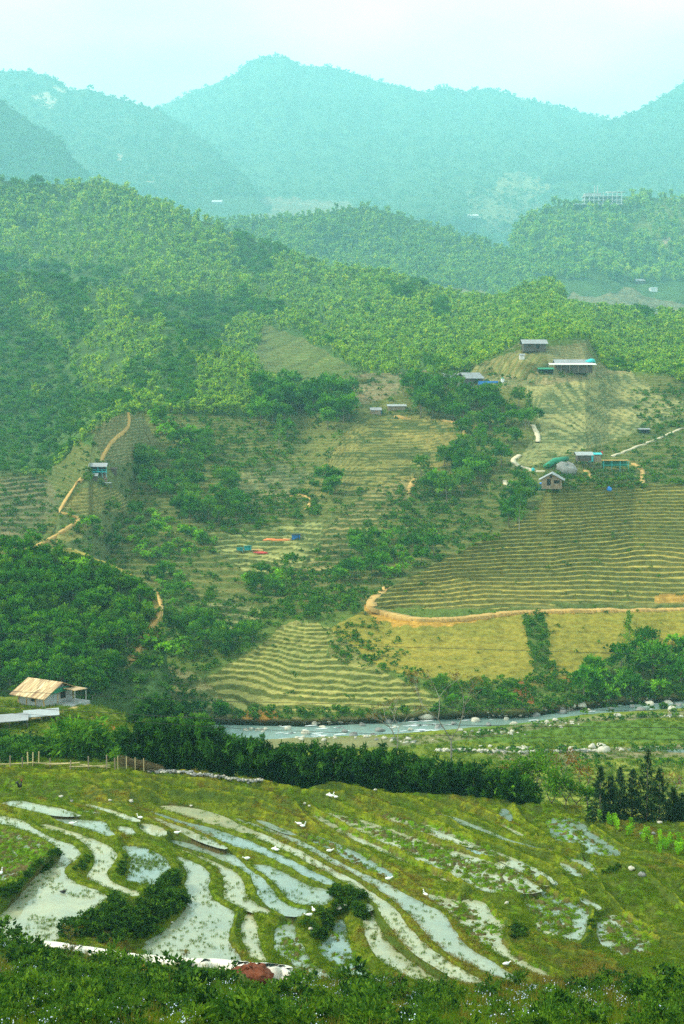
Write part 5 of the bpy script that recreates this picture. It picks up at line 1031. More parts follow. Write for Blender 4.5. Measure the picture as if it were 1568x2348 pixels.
# stones
RIVER_ROCKS = [(660,1672),(700,1682),(740,1668),(790,1678),(830,1664),(870,1676),(905,1668),(940,1674),(1005,1668),(1040,1660),(1090,1654),(1160,1650),(1230,1642),(1290,1636),(1350,1630),(1400,1626),(1450,1622),(1490,1616),(1530,1612),(1556,1618),(720,1660),(810,1690),(890,1656),(1120,1664),(1470,1630)]
def rock_mesh(seed, m):
    b = MB(); b.blob((0,0,0.25),(1,0.8,0.7),seed,(8,11),0.16); me = bpy.data.meshes.new('boulder'); me.from_pydata(b.v, [], b.f); me.materials.append(m); me.polygons.foreach_set('use_smooth', [True]*len(b.f)); me.update(); return me
RK = [rock_mesh(k, M_ROCK) for k in range(6)]; RKD = [rock_mesh(20+k, M_ROCKDK) for k in range(3)]
def boulder(p, s, lab, grp=None, dark=False, name='boulder', cat='boulder'):
    o = add_obj(name, rnd.choice(RKD if dark else RK), None, p); o.scale = (s, s*rnd.uniform(0.8, 1.1), s*rnd.uniform(0.6, 0.95)); o.rotation_euler = (0, 0, rnd.uniform(0, 6.28)); return tag(o, lab, cat, grp)
for x, y, s, lab in [(978,1645,2.0,'big pale boulder at the far edge of the river left of the bare tree'), (985,1658,1.7,'rounded boulder standing in the river below a bigger one'), (1013,1662,0.9,'small boulder in the river right of the rounded one'), (1333,1618,1.7,'largest pale boulder on the far bank below the bright bush'), (1300,1628,1.3,'pale boulder left of the largest on the far bank'), (1318,1630,1.4,'pale boulder just under the largest one on the far bank'), (1280,1632,1.0,'low boulder at the left end of the far bank rocks'), (1540,1630,1.6,'pale boulder at the right edge beside the rapids'), (1515,1612,1.3,'boulder on the far bank near the right edge'), (1415,1643,1.2,'flat brown boulder on the tip of the green field'), (1178,1660,1.0,'boulder on the near shore in the middle of the river bend'), (1384,1724,1.6,'grey boulder beside the lower stream'), (1378,1712,1.2,'pale boulder just behind the grey one by the lower stream'), (1358,1714,1.0,'ochre boulder by the low stone wall of the green field')]:
    p = G_(x, y, ['valley_floor', 'valley_slope']); boulder(P(x, y, Yz(x, y, -82.6)) if p is None else p, s, lab)
for x, y, n_, sp in [(600,1672,24,50),(720,1688,22,70),(760,1658,12,60),(1150,1642,12,60),(1490,1606,10,60),(860,1688,18,60),(960,1652,14,40),(1130,1678,30,80),(1250,1657,24,60),(1300,1628,16,50),(1450,1620,18,90),(1340,1720,26,150),(1180,1716,22,70),(930,1698,16,40),(1540,1640,12,30),(1050,1650,14,60)]:
    for k in range(n_):
        xx, yy = x+rnd.gauss(0, 0.5)*sp, y+rnd.gauss(0, 4); p = G_(xx, yy, ['valley_floor', 'valley_slope']); p = P(xx, yy, Yz(xx, yy, -82.65)) if p is None else p
        boulder(p, rnd.uniform(0.25, 0.8), 'small pale river stone lying along the water', 'small stones along the river', rnd.random() < 0.2)
for x, y in RIVER_ROCKS: boulder(P(x, y, Yz(x, y, -82.7)), rnd.uniform(0.7, 1.4), 'rock standing in the shallow river with white water round it', 'rocks in the shallow river', rnd.random() < 0.4)
def wall_of_stones(name, line, only, n, s, label, dark=0.3):
    b = MB(); q = resample(line, 2.0)
    for k in range(n):
        x, y = q[rnd.randrange(len(q))]; p = ground(x, y, only) if only != 'paddy' else paddy_at(x, y); b.mi = 1 if rnd.random() < dark else 0; b.blob((p[0]+rnd.gauss(0,0.15), p[1]+rnd.gauss(0,0.15), p[2]+rnd.uniform(0.0,0.55)*s*2.0), (s*rnd.uniform(0.6,1.2), s*rnd.uniform(0.6,1), s*rnd.uniform(0.5,0.8)), k, (5,7), 0.2)
    return tag(b.build(name, [M_ROCK, M_ROCKDK], None, True), label, 'wall')
wall_of_stones('stone_wall', [(1000,1722),(1090,1724),(1180,1728),(1300,1726),(1400,1722)], ['valley_floor'], 260, 0.45, 'low dry stone wall along the edge of the green field by the river')
wall_of_stones('stone_wall', [(345,1769),(430,1774),(500,1783),(560,1792),(600,1797)], 'paddy', 230, 0.17, 'dry stone wall along the field edge under the dark bamboo hedge', 0.75)
# ------------------------------------------------------------------ hedge and near trees
def cm_hedge(seed, mat, h, spread, n, per, leaves, L_, W_):
    rng = np.random.default_rng(seed); out = []
    for k in range(n):
        a = rng.random()*6.28; s = spread*rng.random()**0.6; hh = h*(0.62+0.38*rng.random())
        for j in range(per):
            t = 0.04+0.96*j/(per-1); u = 0.45*t+0.55*t*t
            out.append((math.cos(a)*s*u*1.15+rng.normal()*0.15, math.sin(a)*s*u*1.15+rng.normal()*0.15, hh*(t-0.8*max(0, t-0.8)), 0.50*(1.2-0.45*t)))
    return crown_mesh('crown', mat, seed, out, leaves, L_, W_, 1.1, 0.9, 0.75, 0.33, 0.55)
HED = [cm_hedge(900+k, ML_HEDGE, 6.6, 2.1, 15, 9, 20, 0.50, 0.26) for k in range(4)]
HCUL = [trunk_mesh('culms', M_BARK, 900+k, 4.5, 0.07, 7, 0.15, 0.5, 0.02, 0.4) for k in range(3)]
htop = [(270,1700),(290,1668),(330,1640),(380,1646),(430,1640),(480,1660),(540,1676),(620,1690),(700,1702),(780,1700),(850,1708),(900,1716),(960,1730),(1040,1738),(1100,1748),(1150,1775),(1180,1800)]
hbase = [(270,1762),(345,1768),(500,1783),(600,1797),(700,1810),(830,1817),(1000,1833),(1180,1852)]
for row, (n_, dY) in enumerate([(27, 2.3), (22, 4.6)]):
    for k in range(n_):
        x = 290+(1160-290)*(k+0.5*row+rnd.uniform(-0.25, 0.25))/(n_-1); yb = np.interp(x, *zip(*hbase)); Yb = Yz(x, yb, Z0+np.interp(x, [270, 1150], [1.6, -0.3]))+dY
        pb = P(x, yb, Yb); zt = P(x, np.interp(x, *zip(*htop))+rnd.uniform(-4, 8), Yb)[2]; z0_ = pb[2]-1.2-0.25*dY; hgt = (zt-z0_)
        t = thing('bamboo_clump', (pb[0], pb[1], z0_), 'dense dark green bamboo clump in the hedge behind the flooded terraces', 'bamboo', 'bamboo clumps of the dark hedge', rnd.uniform(0, 6.28)); sxy = rnd.uniform(0.9, 1.15); t.scale = (sxy, sxy, hgt/5.9)
        add_obj('crown', HED[rnd.randrange(4)], t); add_obj('culms', HCUL[rnd.randrange(3)], t)
BLS = [crown_mesh('crown', ML_HEDGE, 950+k, shell(np.random.default_rng(950+k), 46, (1.5, 1.4, 1.25), 1.25, 0.3, -0.6), 22, 0.40, 0.34, 1.1, 0.8, 0.35) for k in range(4)]
BLM = [crown_mesh('crown', ML_MID, 960+k, shell(np.random.default_rng(960+k), 46, (1.5, 1.4, 1.25), 1.25, 0.3, -0.6), 22, 0.42, 0.34, 1.1, 0.8, 0.45) for k in range(4)]
def shrub(p, s, lab, grp=None, mid=False, name='leafy_bush', hz=1.0, sink=0.15):
    o = add_obj(name, rnd.choice(BLM if mid else BLS), None, (p[0], p[1], p[2]-sink*s)); o.scale = (s, s, s*hz); o.rotation_euler = (0, 0, rnd.uniform(0, 6.28)); return tag(o, lab, 'bush', grp)
for x, y, s, mid, lab in [(178,1742,2.3,True,'large leaved green bush behind the fence, biggest on the left'), (135,1738,1.5,True,'leafy bush left of the biggest bush behind the fence'), (225,1742,1.4,True,'leafy bush right of the biggest bush behind the fence')]:
    shrub(ground(x, y, ['house_hillock']), s, lab, None, mid, hz=0.95)
for k in range(44):
    x = rnd.uniform(-40, 300); y = rnd.choice([rnd.uniform(1728, 1748), rnd.uniform(1700, 1745)]) if x < 270 else rnd.uniform(1715, 1750)
    if 95 < x < 250 and y < 1722: continue
    p = ground(x, y, ['house_hillock'])
    if p is not None: shrub(p, rnd.uniform(0.8, 1.5), 'dark green bush in the thicket between the fence and the sheds', 'bushes of the thicket behind the fence', rnd.random() < 0.35, hz=0.85)
for x, y, s, lab in [(355,1650,1.7,'big dark round tree at the left end of the bamboo hedge'), (388,1655,1.4,'dark round tree right of the big one at the left end of the hedge'), (310,1660,0.9,'small dark bush on the red earth scar below the house')]:
    p = ground(x, y, ['house_hillock'])
    if p is not None: shrub(p, s, lab)
for k in range(16):
    p = ground(rnd.uniform(400, 620), 1640+rnd.uniform(20, 60), ['house_hillock'])
    if p is not None: shrub(p, rnd.uniform(0.8, 1.2), 'dark green bush behind the left part of the bamboo hedge', 'bushes behind the bamboo hedge', True)
# bare branching trees
def branch_tree(seed, h, r, spread, depth=4, rise=0.75, first=0.45):
    rr = random.Random(seed); b = MB(); tips = []
    def grow(p, d, l, r, k):
        q = p+d*l*0.5+Vector((rr.gauss(0,.06),rr.gauss(0,.06),0))*l; e = q+(d+Vector((rr.gauss(0,.15),rr.gauss(0,.15),0.05))).normalized()*l*0.5
        b.tube([p, q, e], [r, r*0.85, r*0.68], 5)
        if k == 0: tips.append(e); return
        for i in range(rr.choice((2, 2, 3))):
            a = rr.uniform(0, 6.28); nd_ = (d*rise+Vector((math.cos(a), math.sin(a), rr.uniform(-0.1, 0.5)))*spread).normalized(); grow(e, nd_, l*rr.uniform(0.62, 0.85), r*0.62, k-1)
        if k <= 2: tips.append(e)
    grow(Vector((0,0,-0.5)), Vector((rr.gauss(0,.05),rr.gauss(0,.05),1)).normalized(), h*first*0.75, r, depth)
    return b, tips
def bare_tree(p, seed, h, r, spread, lab, leaf=ML_RUST, per=10, L_=0.3, depth=4, bark=None, name='bare_tree', sc=0.45, first=0.45):
    t = thing(name, p, lab, 'tree'); b, tips = branch_tree(seed, h, r, spread, depth, first=first); b.build('trunk', bark or M_PALE, t)
    add_obj('foliage', crown_mesh('foliage', leaf, seed, [(q.x, q.y, q.z, sc) for q in tips], per, L_, 0.35, 1.2, 0.7, 0.2), t); return t
bare_tree(P(1040, 1775, 172), 3, 14.0, 0.15, 0.5, 'tall bare tree with rusty seed clusters rising above the right half of the hedge', ML_RUST, 7, 0.28, 5)
bare_tree(P(905, 1750, 170), 8, 9.0, 0.10, 0.6, 'smaller bare rusty tree left of the tall bare one above the hedge', ML_RUST, 5, 0.25, 4)
for x, y, h_, sd_, lab, lf, per in [(1268,1868,6.0,11,'slim grey forked tree with feathery leaves right of the hedge end',ML_MID,13), (1298,1866,6.5,12,'second slim tree with feathery leaves, right of the hedge end',ML_MID,13), (1322,1866,5.5,13,'third slim tree with feathery leaves, nearest the conifers',ML_MID,22), (1352,1860,6.5,16,'thin rusty leafless tree just left of the conifers',ML_RUST,3), (1190,1850,7.0,14,'tall thin tree with grey green round leaves at the hedge end',ML_MID,20), (1222,1855,7.5,15,'big leaved open tree right beside the hedge end',ML_MID,13), (1160,1845,6.0,18,'thin rusty tree behind the end of the hedge',ML_RUST,3), (1540,1880,7.5,19,'tall bare rusty tree right of the conifers',ML_RUST,3), (1290,1800,5.0,21,'rusty bare tree behind the slim feathery trees',ML_RUST,5)]:
    Yt = Yz(x, y, Z0-0.8)+2.0; bare_tree(P(x, y, Yt), sd_, h_, 0.10, 0.75, lab, lf, per, 0.34, 4, M_BARK if sd_ != 14 else M_PALE, 'slim_tree', 0.6, 0.4)
for k in range(14):
    x = rnd.uniform(1150, 1205); y = np.interp(x, *zip(*EDGE)); p = P(x, y+1, Yz(x, y, Z0-0.3)+rnd.uniform(1.5, 4)); shrub((p[0], p[1], p[2]-0.8), rnd.uniform(0.9, 1.7), 'dark leafy bush at the right end of the bamboo hedge', 'bushes at the right end of the hedge', rnd.random() < 0.4, hz=1.3)
def fir_mesh(seed, h, r):
    rng = np.random.default_rng(seed); out = []
    for z in np.linspace(0.08, 1.0, 34):
        rad = r*(1-z)**0.75*(0.45+0.9*rng.random())
        for k in range(max(2, int(7*(1-z)+2))):
            a = rng.random()*6.28; q = rad*(0.4+0.6*rng.random()); out.append((math.cos(a)*q, math.sin(a)*q, h*z-0.10*q, 0.42*(1.15-0.6*z)))
    return crown_mesh('crown', ML_FIR, seed, out, 12, 0.42, 0.22, 1.1, 0.6, 0.2, 0.3, 0.8)
for x, ytop, lab in [(1375,1760,'leftmost dark conifer of the group at the right edge of the terraces'), (1398,1782,'short dark conifer second from the left in the right hand group'), (1420,1762,'slender dark conifer in the middle of the right hand group'), (1448,1766,'dark conifer left of the tallest one'), (1482,1722,'tallest dark conifer, standing near the right edge'), (1510,1764,'dark conifer just right of the tallest one'), (1542,1808,'small dark conifer at the right picture edge'), (1562,1820,'smallest dark conifer cut by the right picture edge')]:
    yb = 1886; Yb = Yz(x, yb, Z0+0.4)+rnd.uniform(0.8, 2.5); pb = P(x, yb, Yb); h_ = P(x, ytop, Yb)[2]-pb[2]+0.8; t = thing('conifer', (pb[0], pb[1], pb[2]-0.8), lab, 'conifer')
    add_obj('crown', fir_mesh(int(x), h_, 1.85), t); b = MB(); b.tube([(0,0,-0.5),(0,0,h_*0.9)],[0.10,0.03],6); b.build('trunk', M_BARK, t)
REED = []
for k in range(4):
    rng = np.random.default_rng(70+k); cl_ = []
    C_ = []; N_ = []
    for s_ in range(7):
        a = rng.random()*6.28; lean = 0.35*rng.random()
        for j in range(8):
            z = 0.3+1.1*j/7; ang = j*2.4+s_; C_.append((math.cos(a)*lean*z+0.15*math.cos(ang), math.sin(a)*lean*z+0.15*math.sin(ang), z)); N_.append((math.cos(ang), math.sin(ang), 0.55))
    v, q = leaf_quads(np.array(C_), np.array(N_), 0.42, 0.11, rng); me = mesh_np('reed_plant', v, q, mat=ML_LIME); set_attr(me, 'tint', np.clip(0.7+0.25*rng.normal(size=len(q)), 0, 1), 'FLOAT', 'FACE'); REED.append(me)
for k in range(30):
    t_ = rnd.random(); x, y = 1340+t_*230+rnd.gauss(0, 6), 1868+t_*92+rnd.gauss(0, 7); p = paddy_at(x, y); o = add_obj('ginger_plant', rnd.choice(REED), None, p); s_ = rnd.uniform(0.5, 0.85); o.scale = (s_, s_, s_); o.rotation_euler = (0, 0, rnd.uniform(0, 6)); tag(o, 'yellow green leafy stalk plant on the bank at the right end of the terraces', 'plant', 'stalk plants on the right hand bank')
# ------------------------------------------------------------------ fence, brush, channel edge, soil, wires
fn = thing('bamboo_fence', paddy_at(130, 1757), 'low bamboo pole fence with leaning posts along the far field edge', 'fence'); f0 = Vector(fn.location)
for x, y, h_ in [(5,1757,1.0),(28,1757,1.1),(69,1755,1.35),(81,1754,1.4),(94,1754,1.35),(57,1756,1.0),(165,1762,0.9),(207,1762,1.3),(249,1764,1.5),(120,1757,0.9),(268,1764,1.2)]:
    p = Vector(paddy_at(x, y+2))-f0; b = MB(); b.tube([p-Vector((0,0,0.4)), p+Vector((rnd.gauss(0,.05),0.1,h_))], 0.07, 6); b.build('post', M_BAMB if 60 < x < 100 else M_WOOD, fn)
for (x1, y1, x2, y2, z) in [(5,1759,85,1754,0.25),(85,1754,165,1759,0.2),(110,1760,187,1757,0.35),(164,1764,258,1762,0.3),(187,1760,258,1764,0.15)]:
    p, q = Vector(paddy_at(x1, y1))-f0, Vector(paddy_at(x2, y2))-f0; b = MB(); b.tube([p+Vector((0,0,z)), (p+q)/2+Vector((0,0,z-0.05)), q+Vector((0,0,z))], 0.06, 6); b.build('rail', M_BAMB, fn)
p0 = Vector(paddy_at(275, 1762)); p1 = Vector(paddy_at(372, 1770)); b = MB()
for k in range(420):
    t_ = rnd.random(); c = p0.lerp(p1, t_)+Vector((0, rnd.uniform(0, 1.3), rnd.uniform(0.05, 1.05)*(1.0-0.75*t_*t_))); d = (p1-p0).normalized()*rnd.uniform(0.4, 1.0)+Vector((0, rnd.gauss(0,.2), rnd.gauss(0,.12))); b.beam(c-d*0.5, c+d*0.5, 0.03)
br = b.build('brush_pile', solid_mat('dry_brush', (0.13,0.10,0.04), 0.9, 0.4, 4)); tag(br, 'woven brushwood pile with stakes at the left end of the bamboo hedge', 'brush pile')
for k in range(4):
    c = p0.lerp(p1, k/5); b = MB(); b.tube([c-Vector((0,0.15,0.3)), c+Vector((0,-0.1,1.35))], 0.05, 6); b.build('stake', M_BAMB, br)
# white concrete lip of the channel along the crest of the near slope
q = resample(smooth_line([(40,2148),(70,2152),(110,2158),(167,2166),(233,2176),(300,2187),(367,2192),(433,2198),(523,2200),(573,2207),(623,2208),(668,2217),(652,2236),(625,2243),(606,2260)], 3), 3.0)
def near_at(x, y):
    for k in range(40):
        g = SMN.at(x, y+2.0*k)
        if g is not None: return g
c = []
for x, y in q:
    g = near_at(x, y+8); c.append(P(x, y+5, g[1]+0.2))
c = np.array(c); d = np.gradient(c[:, :2], axis=0); d /= np.linalg.norm(d, axis=1)[:, None]+1e-9; n_ = np.stack([-d[:, 1], d[:, 0]], 1); w_ = 0.38; m = len(c)
l = np.hstack([c[:, :2]+n_*w_, c[:, 2:]+0.05]); r = np.hstack([c[:, :2]-n_*w_, c[:, 2:]]); lo = l-np.array([0,0,1.6]); ro = r-np.array([0,0,1.6]); i = np.arange(m-1)
me = mesh_np('channel_wall', np.vstack([l, r, lo, ro]), np.vstack([np.stack([i, i+1, i+1+m, i+m], 1), np.stack([i+2*m, i+1+2*m, i+1, i], 1), np.stack([i+m, i+1+m, i+1+3*m, i+3*m], 1)]), mat=None)
mw = solid_mat('stained_concrete', (0.72,0.66,0.55), 0.9, 0.2, 1.6, 0.3); me.materials.append(mw)
tag(add_obj('channel_wall', me), 'white concrete channel wall along the weedy slope below the ponds', 'wall')
sp = near_at(574, 2246); b = MB(); b.blob((0,0,0.1),(1.45,1.15,0.5),3,(16,24),0.07)
b.v = [(x+0.07*rnd.gauss(0,1), y+0.07*rnd.gauss(0,1), z+0.08*rnd.gauss(0,1)) for x, y, z in b.v]
tag(b.build('soil_pile', M_REDSOIL, None, True, P(574, 2240, sp[1])), 'heap of dark red earth behind the end of the white channel wall', 'soil heap')
for k, (pts, Y, r_) in enumerate([([(-150,1446),(0,1452),(784,1479),(1568,1502),(1720,1506)],150,0.022), ([(-150,1577),(0,1583),(430,1606),(784,1613),(1174,1625),(1568,1630),(1720,1632)],135,0.024), ([(-150,1612),(0,1619),(512,1650),(784,1657),(1174,1664),(1568,1668),(1720,1669)],125,0.026), ([(-150,1624),(0,1633),(330,1655),(600,1674),(1079,1688),(1568,1695),(1720,1697)],120,0.018), ([(-150,1210),(0,1216),(500,1235),(1060,1262),(1568,1285),(1720,1290)],300,0.022)]):
    q = resample(smooth_line(pts, 3), 25); b = MB(); b.tube([P(x, y, Y) for x, y in q], r_, 5)
    tag(b.build('power_line', M_WIRE), ['highest near cable, crossing in front of the yellow meadow', 'cable crossing just below the timber roof', 'cable crossing just above the two open sheds', 'lowest pale cable crossing above the bamboo hedge', 'thin far cable crossing above the turquoise field tents'][k], 'cable')
# ------------------------------------------------------------------ birds
def loft(b, path, n=10):
    """one continuous body: rings (x, z, half width, half height)"""
    vs = []; fs = []
    for x, z, w, h in path:
        for k in range(n): a = 2*math.pi*k/n; vs.append((x, w*math.cos(a), z+h*math.sin(a)))
    m = len(path)
    for i in range(m-1):
        for k in range(n): fs.append((i*n+k, i*n+(k+1) % n, (i+1)*n+(k+1) % n, (i+1)*n+k))
    fs += [tuple(range(n-1, -1, -1)), tuple((m-1)*n+k for k in range(n))]; b.add(vs, fs)
def tubepath(b, pts, rad, n=9): b.tube(pts, rad, n)
def duck_parts(pose):
    b = MB()
    neck = {'up': [(.20,.26,.085),(.25,.34,.055),(.27,.44,.045),(.28,.52,.046),(.30,.565,.058),(.345,.575,.052),(.385,.565,.03)], 'low': [(.24,.22,.08),(.31,.25,.05),(.37,.29,.045),(.41,.32,.055),(.455,.32,.05),(.50,.30,.028)], 'rest': [(.17,.27,.09),(.19,.33,.065),(.15,.37,.055),(.10,.38,.06),(.05,.36,.05),(.02,.34,.03)]}[pose]
    pts = [(-.36,0,.25),(-.28,0,.215),(-.18,0,.19),(-.05,0,.175),(.08,0,.175),(.16,0,.20)]; rad = [.025,.085,.135,.158,.15,.12]
    pts += [(x, 0, z) for x, z, r in neck]; rad += [r for x, z, r in neck]; b.tube(pts, rad, 10)
    bk = MB(); hx, hz = neck[-1][0], neck[-1][1]; sg = -1 if pose == 'rest' else 1
    bk.tube([(hx-0.01*sg, 0, hz), (hx+.05*sg, 0, hz-.012), (hx+.085*sg, 0, hz-.02)], [.026,.022,.012], 7)
    lg = MB()
    if pose != 'rest':
        for s_ in (-.06, .06): lg.tube([(0,s_,.08),(.01,s_,-.04)],.016,5); lg.box((.03,s_,-.03),(.09,.06,.015))
    return b, bk, lg
DK = {}
for ps in ('up', 'low', 'rest'):
    bb, bk, lg = duck_parts(ps); hold = []
    for nm, mm, mt in (('duck', bb, M_FEATHER), ('beak', bk, M_BEAK), ('legs', lg, M_BEAK)):
        if not mm.v: hold.append(None); continue
        me = bpy.data.meshes.new(nm); me.from_pydata(mm.v, [], mm.f); me.materials.append(mt); me.polygons.foreach_set('use_smooth', [True]*len(mm.f)); me.update(); hold.append(me)
    DK[ps] = hold
def duck(x, y, pose, yaw, lab, s=0.85, dz=0.0):
    p = paddy_at(x, y); o = add_obj('duck', DK[pose][0], None, (p[0], p[1], p[2]+0.05+dz)); o.rotation_euler = (0, 0, yaw); o.scale = (s, s, s); tag(o, lab, 'duck', 'white ducks on the terraces')
    add_obj('beak', DK[pose][1], o)
    if DK[pose][2]: add_obj('legs', DK[pose][2], o)
for x, y, pose, yaw, lab in [(321.5,1880,'up',3.0,'white duck standing on a bank above a small square pond'), (168,1892,'low',0.2,'white duck on the bank beside the upper left ponds'), (406.5,1917,'low',0.1,'white duck on a curved bank left of the centre'), (630,1951,'rest',0.4,'left of two white ducks huddled on the long bank'), (634,1952,'rest',2.8,'right of two white ducks huddled on the long bank'), (566,1972,'low',3.3,'white duck at the head of the pale pond in the centre'), (685,1896,'low',2.9,'left of two white ducks preening on the green strip'), (694,1898,'up',0.3,'right of two white ducks preening on the green strip'), (755,1955,'low',0.2,'white duck lying on the bank right of the huddled pair'), (754,1830,'rest',0.5,'left of three white ducks resting far out near the hedge'), (761,1829,'up',0.2,'upright one of three white ducks resting near the hedge'), (768,1831,'rest',2.9,'right of three white ducks resting far out near the hedge'), (719,2092,'low',1.9,'white duck climbing the overgrown mound, the upper of two'), (708.5,2103,'low',3.4,'lower of two white ducks on the overgrown mound'), (891,2019,'low',0.3,'white duck on the bank above the long bright pond'), (974.5,2055,'up',2.2,'white duck standing beside the long bright pond with its reflection'), (1162,2216,'low',0.4,'white duck at the lower end of the long bright pond'), (3,2006,'up',1.4,'white duck standing on the raised field at the left picture edge')]:
    duck(x, y, pose, yaw, lab)
bb = MB(); bb.tube([(-.3,0,.16),(-.15,0,.13),(.05,0,.13),(.16,0,.17),(.2,0,.26),(.23,0,.32),(.29,0,.32)],[.03,.10,.13,.10,.05,.055,.03],8); dk = add_obj('duck', None) if False else bb.build('duck', M_BLACKF, None, True, P(145, 2047, Yz(145, 2047, Z0+1.2))); tag(dk, 'dark brown duck swimming on the big left pond', 'duck')
rp = paddy_at(50, 1810); b = MB(); b.tube([(-.26,0,.62),(-.2,0,.42),(-.1,0,.33),(.05,0,.33),(.15,0,.42),(.19,0,.58),(.22,0,.68),(.27,0,.70)],[.03,.09,.15,.16,.12,.06,.055,.03],9); ro_ = b.build('rooster', M_BLACKF, None, True, rp); ro_.rotation_euler = (0,0,1.1); ro_.scale = (1.2,1.2,1.2); tag(ro_, 'black rooster with a red comb on the grass at the left', 'rooster')
b = MB(); b.box((.22,0,.77),(.12,.03,.10)); b.box((.27,0,.62),(.05,.03,.08)); b.build('comb', M_RED, ro_)
b = MB(); b.tube([(-.18,0,.45),(-.34,0,.75),(-.50,0,.72),(-.56,0,.5)],[.08,.09,.06,.02],7); b.build('tail', M_BLACKF, ro_)
b = MB(); b.tube([(0,.06,.25),(0,.06,-.05)],.02,5); b.tube([(0,-.06,.25),(0,-.06,-.05)],.02,5); b.build('legs', M_YEL, ro_)
# stones among the terraces
for x, y, s, lab, dark in [(775,2084,0.75,'big grey stone at the top of the narrow pond under the mound',False), (740,2145,0.6,'cracked grey stone at the foot of the overgrown mound',True), (790,2080,0.5,'stone right of the big one on the mound',False), (712,2132,0.4,'brownish stone half hidden in the mound weeds',False), (835,2105,0.45,'dark stone at the head of the right pond',True), (1448,1993,0.75,'grey stone, left one of two on the right hand grass',False), (1472,2007,0.75,'grey stone with white top, right one of two on the grass',True), (392,2115,0.32,'pale stone at the water edge under the bushy bank',False), (144,1828,0.42,'pale round stone near the upper left field',False), (255,1836,0.42,'pale stone on the bank above the ponds',False), (167,1838,0.45,'brown stone on the bank above the left pond',True), (302,1839,0.5,'pair like pale stone beside the dark pond',False), (440,1848,0.35,'small pale stone on the far field',False), (698,1845,0.45,'pale stone beside a tussock on the far field',False), (710,1848,0.35,'smaller pale stone beside a tussock on the far field',False), (860,1815,0.35,'pale stone on the far field edge',False), (1162,2072,0.45,'brown stone standing at the corner of the green mud field',False), (1508,1885,0.5,'pale stone in front of the conifers',False), (1470,1912,0.5,'grey stone on the brown bank at right',True), (1495,1912,0.5,'second grey stone on the brown bank at right',True)]:
    boulder(paddy_at(x, y), s*0.55, lab, None, dark, 'stone', 'stone')
# shrubs on the bushy banks between the ponds
BK = A((585,915),(690,835),(760,790),(950,785),(990,745),(1095,700),(1110,630),(1245,575),(1255,680),(1270,820),(1200,915),(1090,1000),(970,1060),(940,1100),(600,1080),(450,1060),(440,1020))
BK2 = B((520,960),(600,890),(700,830),(745,700),(820,700),(930,775),(990,790),(950,825),(950,930),(900,940),(850,860),(800,890),(740,930),(720,1000),(690,1050),(620,1080),(545,1020))
MSH = [crown_mesh('bush', ML_BUSH, 970+k, shell(np.random.default_rng(970+k), 30, (0.7, 0.65, 0.55), 0.4, 0.35, -0.5), 16, 0.20, 0.5, 1.15, 0.8, 0.2) for k in range(4)]
def low_bush(p, s, lab, grp):
    o = add_obj('low_bush', rnd.choice(MSH), None, (p[0], p[1], p[2]-0.05)); o.scale = (s, s, s*rnd.uniform(0.7, 1.1)); o.rotation_euler = (0, 0, rnd.uniform(0, 6)); tag(o, lab, 'bush', grp)
def inpoly(poly, n, seed):
    rr = random.Random(seed); xs = [p[0] for p in poly]; ys = [p[1] for p in poly]; o = []
    while len(o) < n:
        x, y = rr.uniform(min(xs), max(xs)), rr.uniform(min(ys), max(ys))
        if inside(np.array([x]), np.array([y]), poly)[0]: o.append((x, y))
    return o
for x, y in inpoly(BK, 105, 3): low_bush(paddy_at(x, y), rnd.uniform(0.55, 1.1), 'dark weedy bush on the steep bank between the left and centre ponds', 'bushes on the bank between left and centre ponds')
for x, y in inpoly(BK2, 34, 4): low_bush(paddy_at(x, y), rnd.uniform(0.5, 0.95), 'weedy bush on the stony mound in the middle of the terraces', 'bushes on the stony mound')
for poly, n_, s_ in [(A((300,570),(400,490),(420,470),(390,540),(240,630),(110,740),(20,790),(0,740),(130,680)), 46, 0.55), (A((500,560),(560,520),(640,490),(630,540),(580,590),(520,590)), 9, 0.4), (A((780,590),(850,480),(890,500),(890,590),(830,630)), 10, 0.4), (B((1000,0),(1010,0),(1010,20)), 0, 0.4), (C((380,990),(420,950),(520,980),(520,1040),(400,1060)), 8, 0.5), (C((920,900),(970,880),(960,1000),(920,1040)), 6, 0.35), (C((1010,580),(1120,560),(1130,590),(1020,610)), 5, 0.45)]:
    if n_:
        for x, y in inpoly(poly, n_, 9): low_bush(paddy_at(x, y), s_*rnd.uniform(0.7, 1.2), 'small dark weed bush on the steep face of a terrace bank', 'weed bushes on terrace banks')
# ------------------------------------------------------------------ grass and weeds (nobody could count them)
def tuft_mesh(seed, n, R, h, w, mat, lean=0.5):
    rng = np.random.default_rng(seed); a = rng.random(n)*6.283; r = R*rng.random(n)**0.5; hh = h*(0.5+0.6*rng.random(n))
    N = np.stack([lean*rng.normal(size=n), lean*rng.normal(size=n), np.ones(n)], 1); N /= np.linalg.norm(N, axis=1)[:, None]
    Cc = np.stack([r*np.cos(a), r*np.sin(a), np.zeros(n)], 1)+N*hh[:, None]*0.45; v, q = leaf_quads(Cc, N, hh, w, rng, 0.1)
    me = mesh_np('tuft', v, q, mat=mat); set_attr(me, 'tint', np.clip(0.5+0.28*rng.normal(size=n), 0, 1), 'FLOAT', 'FACE'); return me
TG = [tuft_mesh(k, 46, 0.36, 0.12, 0.045, ML_GRASS, 0.7) for k in range(3)]; TD = [tuft_mesh(10+k, 40, 0.36, 0.15, 0.04, ML_DRYG, 0.8) for k in range(2)]
vis = np.ones(GX.shape, bool); k_ = 0
flat = np.arange(GX.size); okp = (GY.ravel() < 160) & (np.abs(GX.ravel()/GY.ravel()) < 0.27)
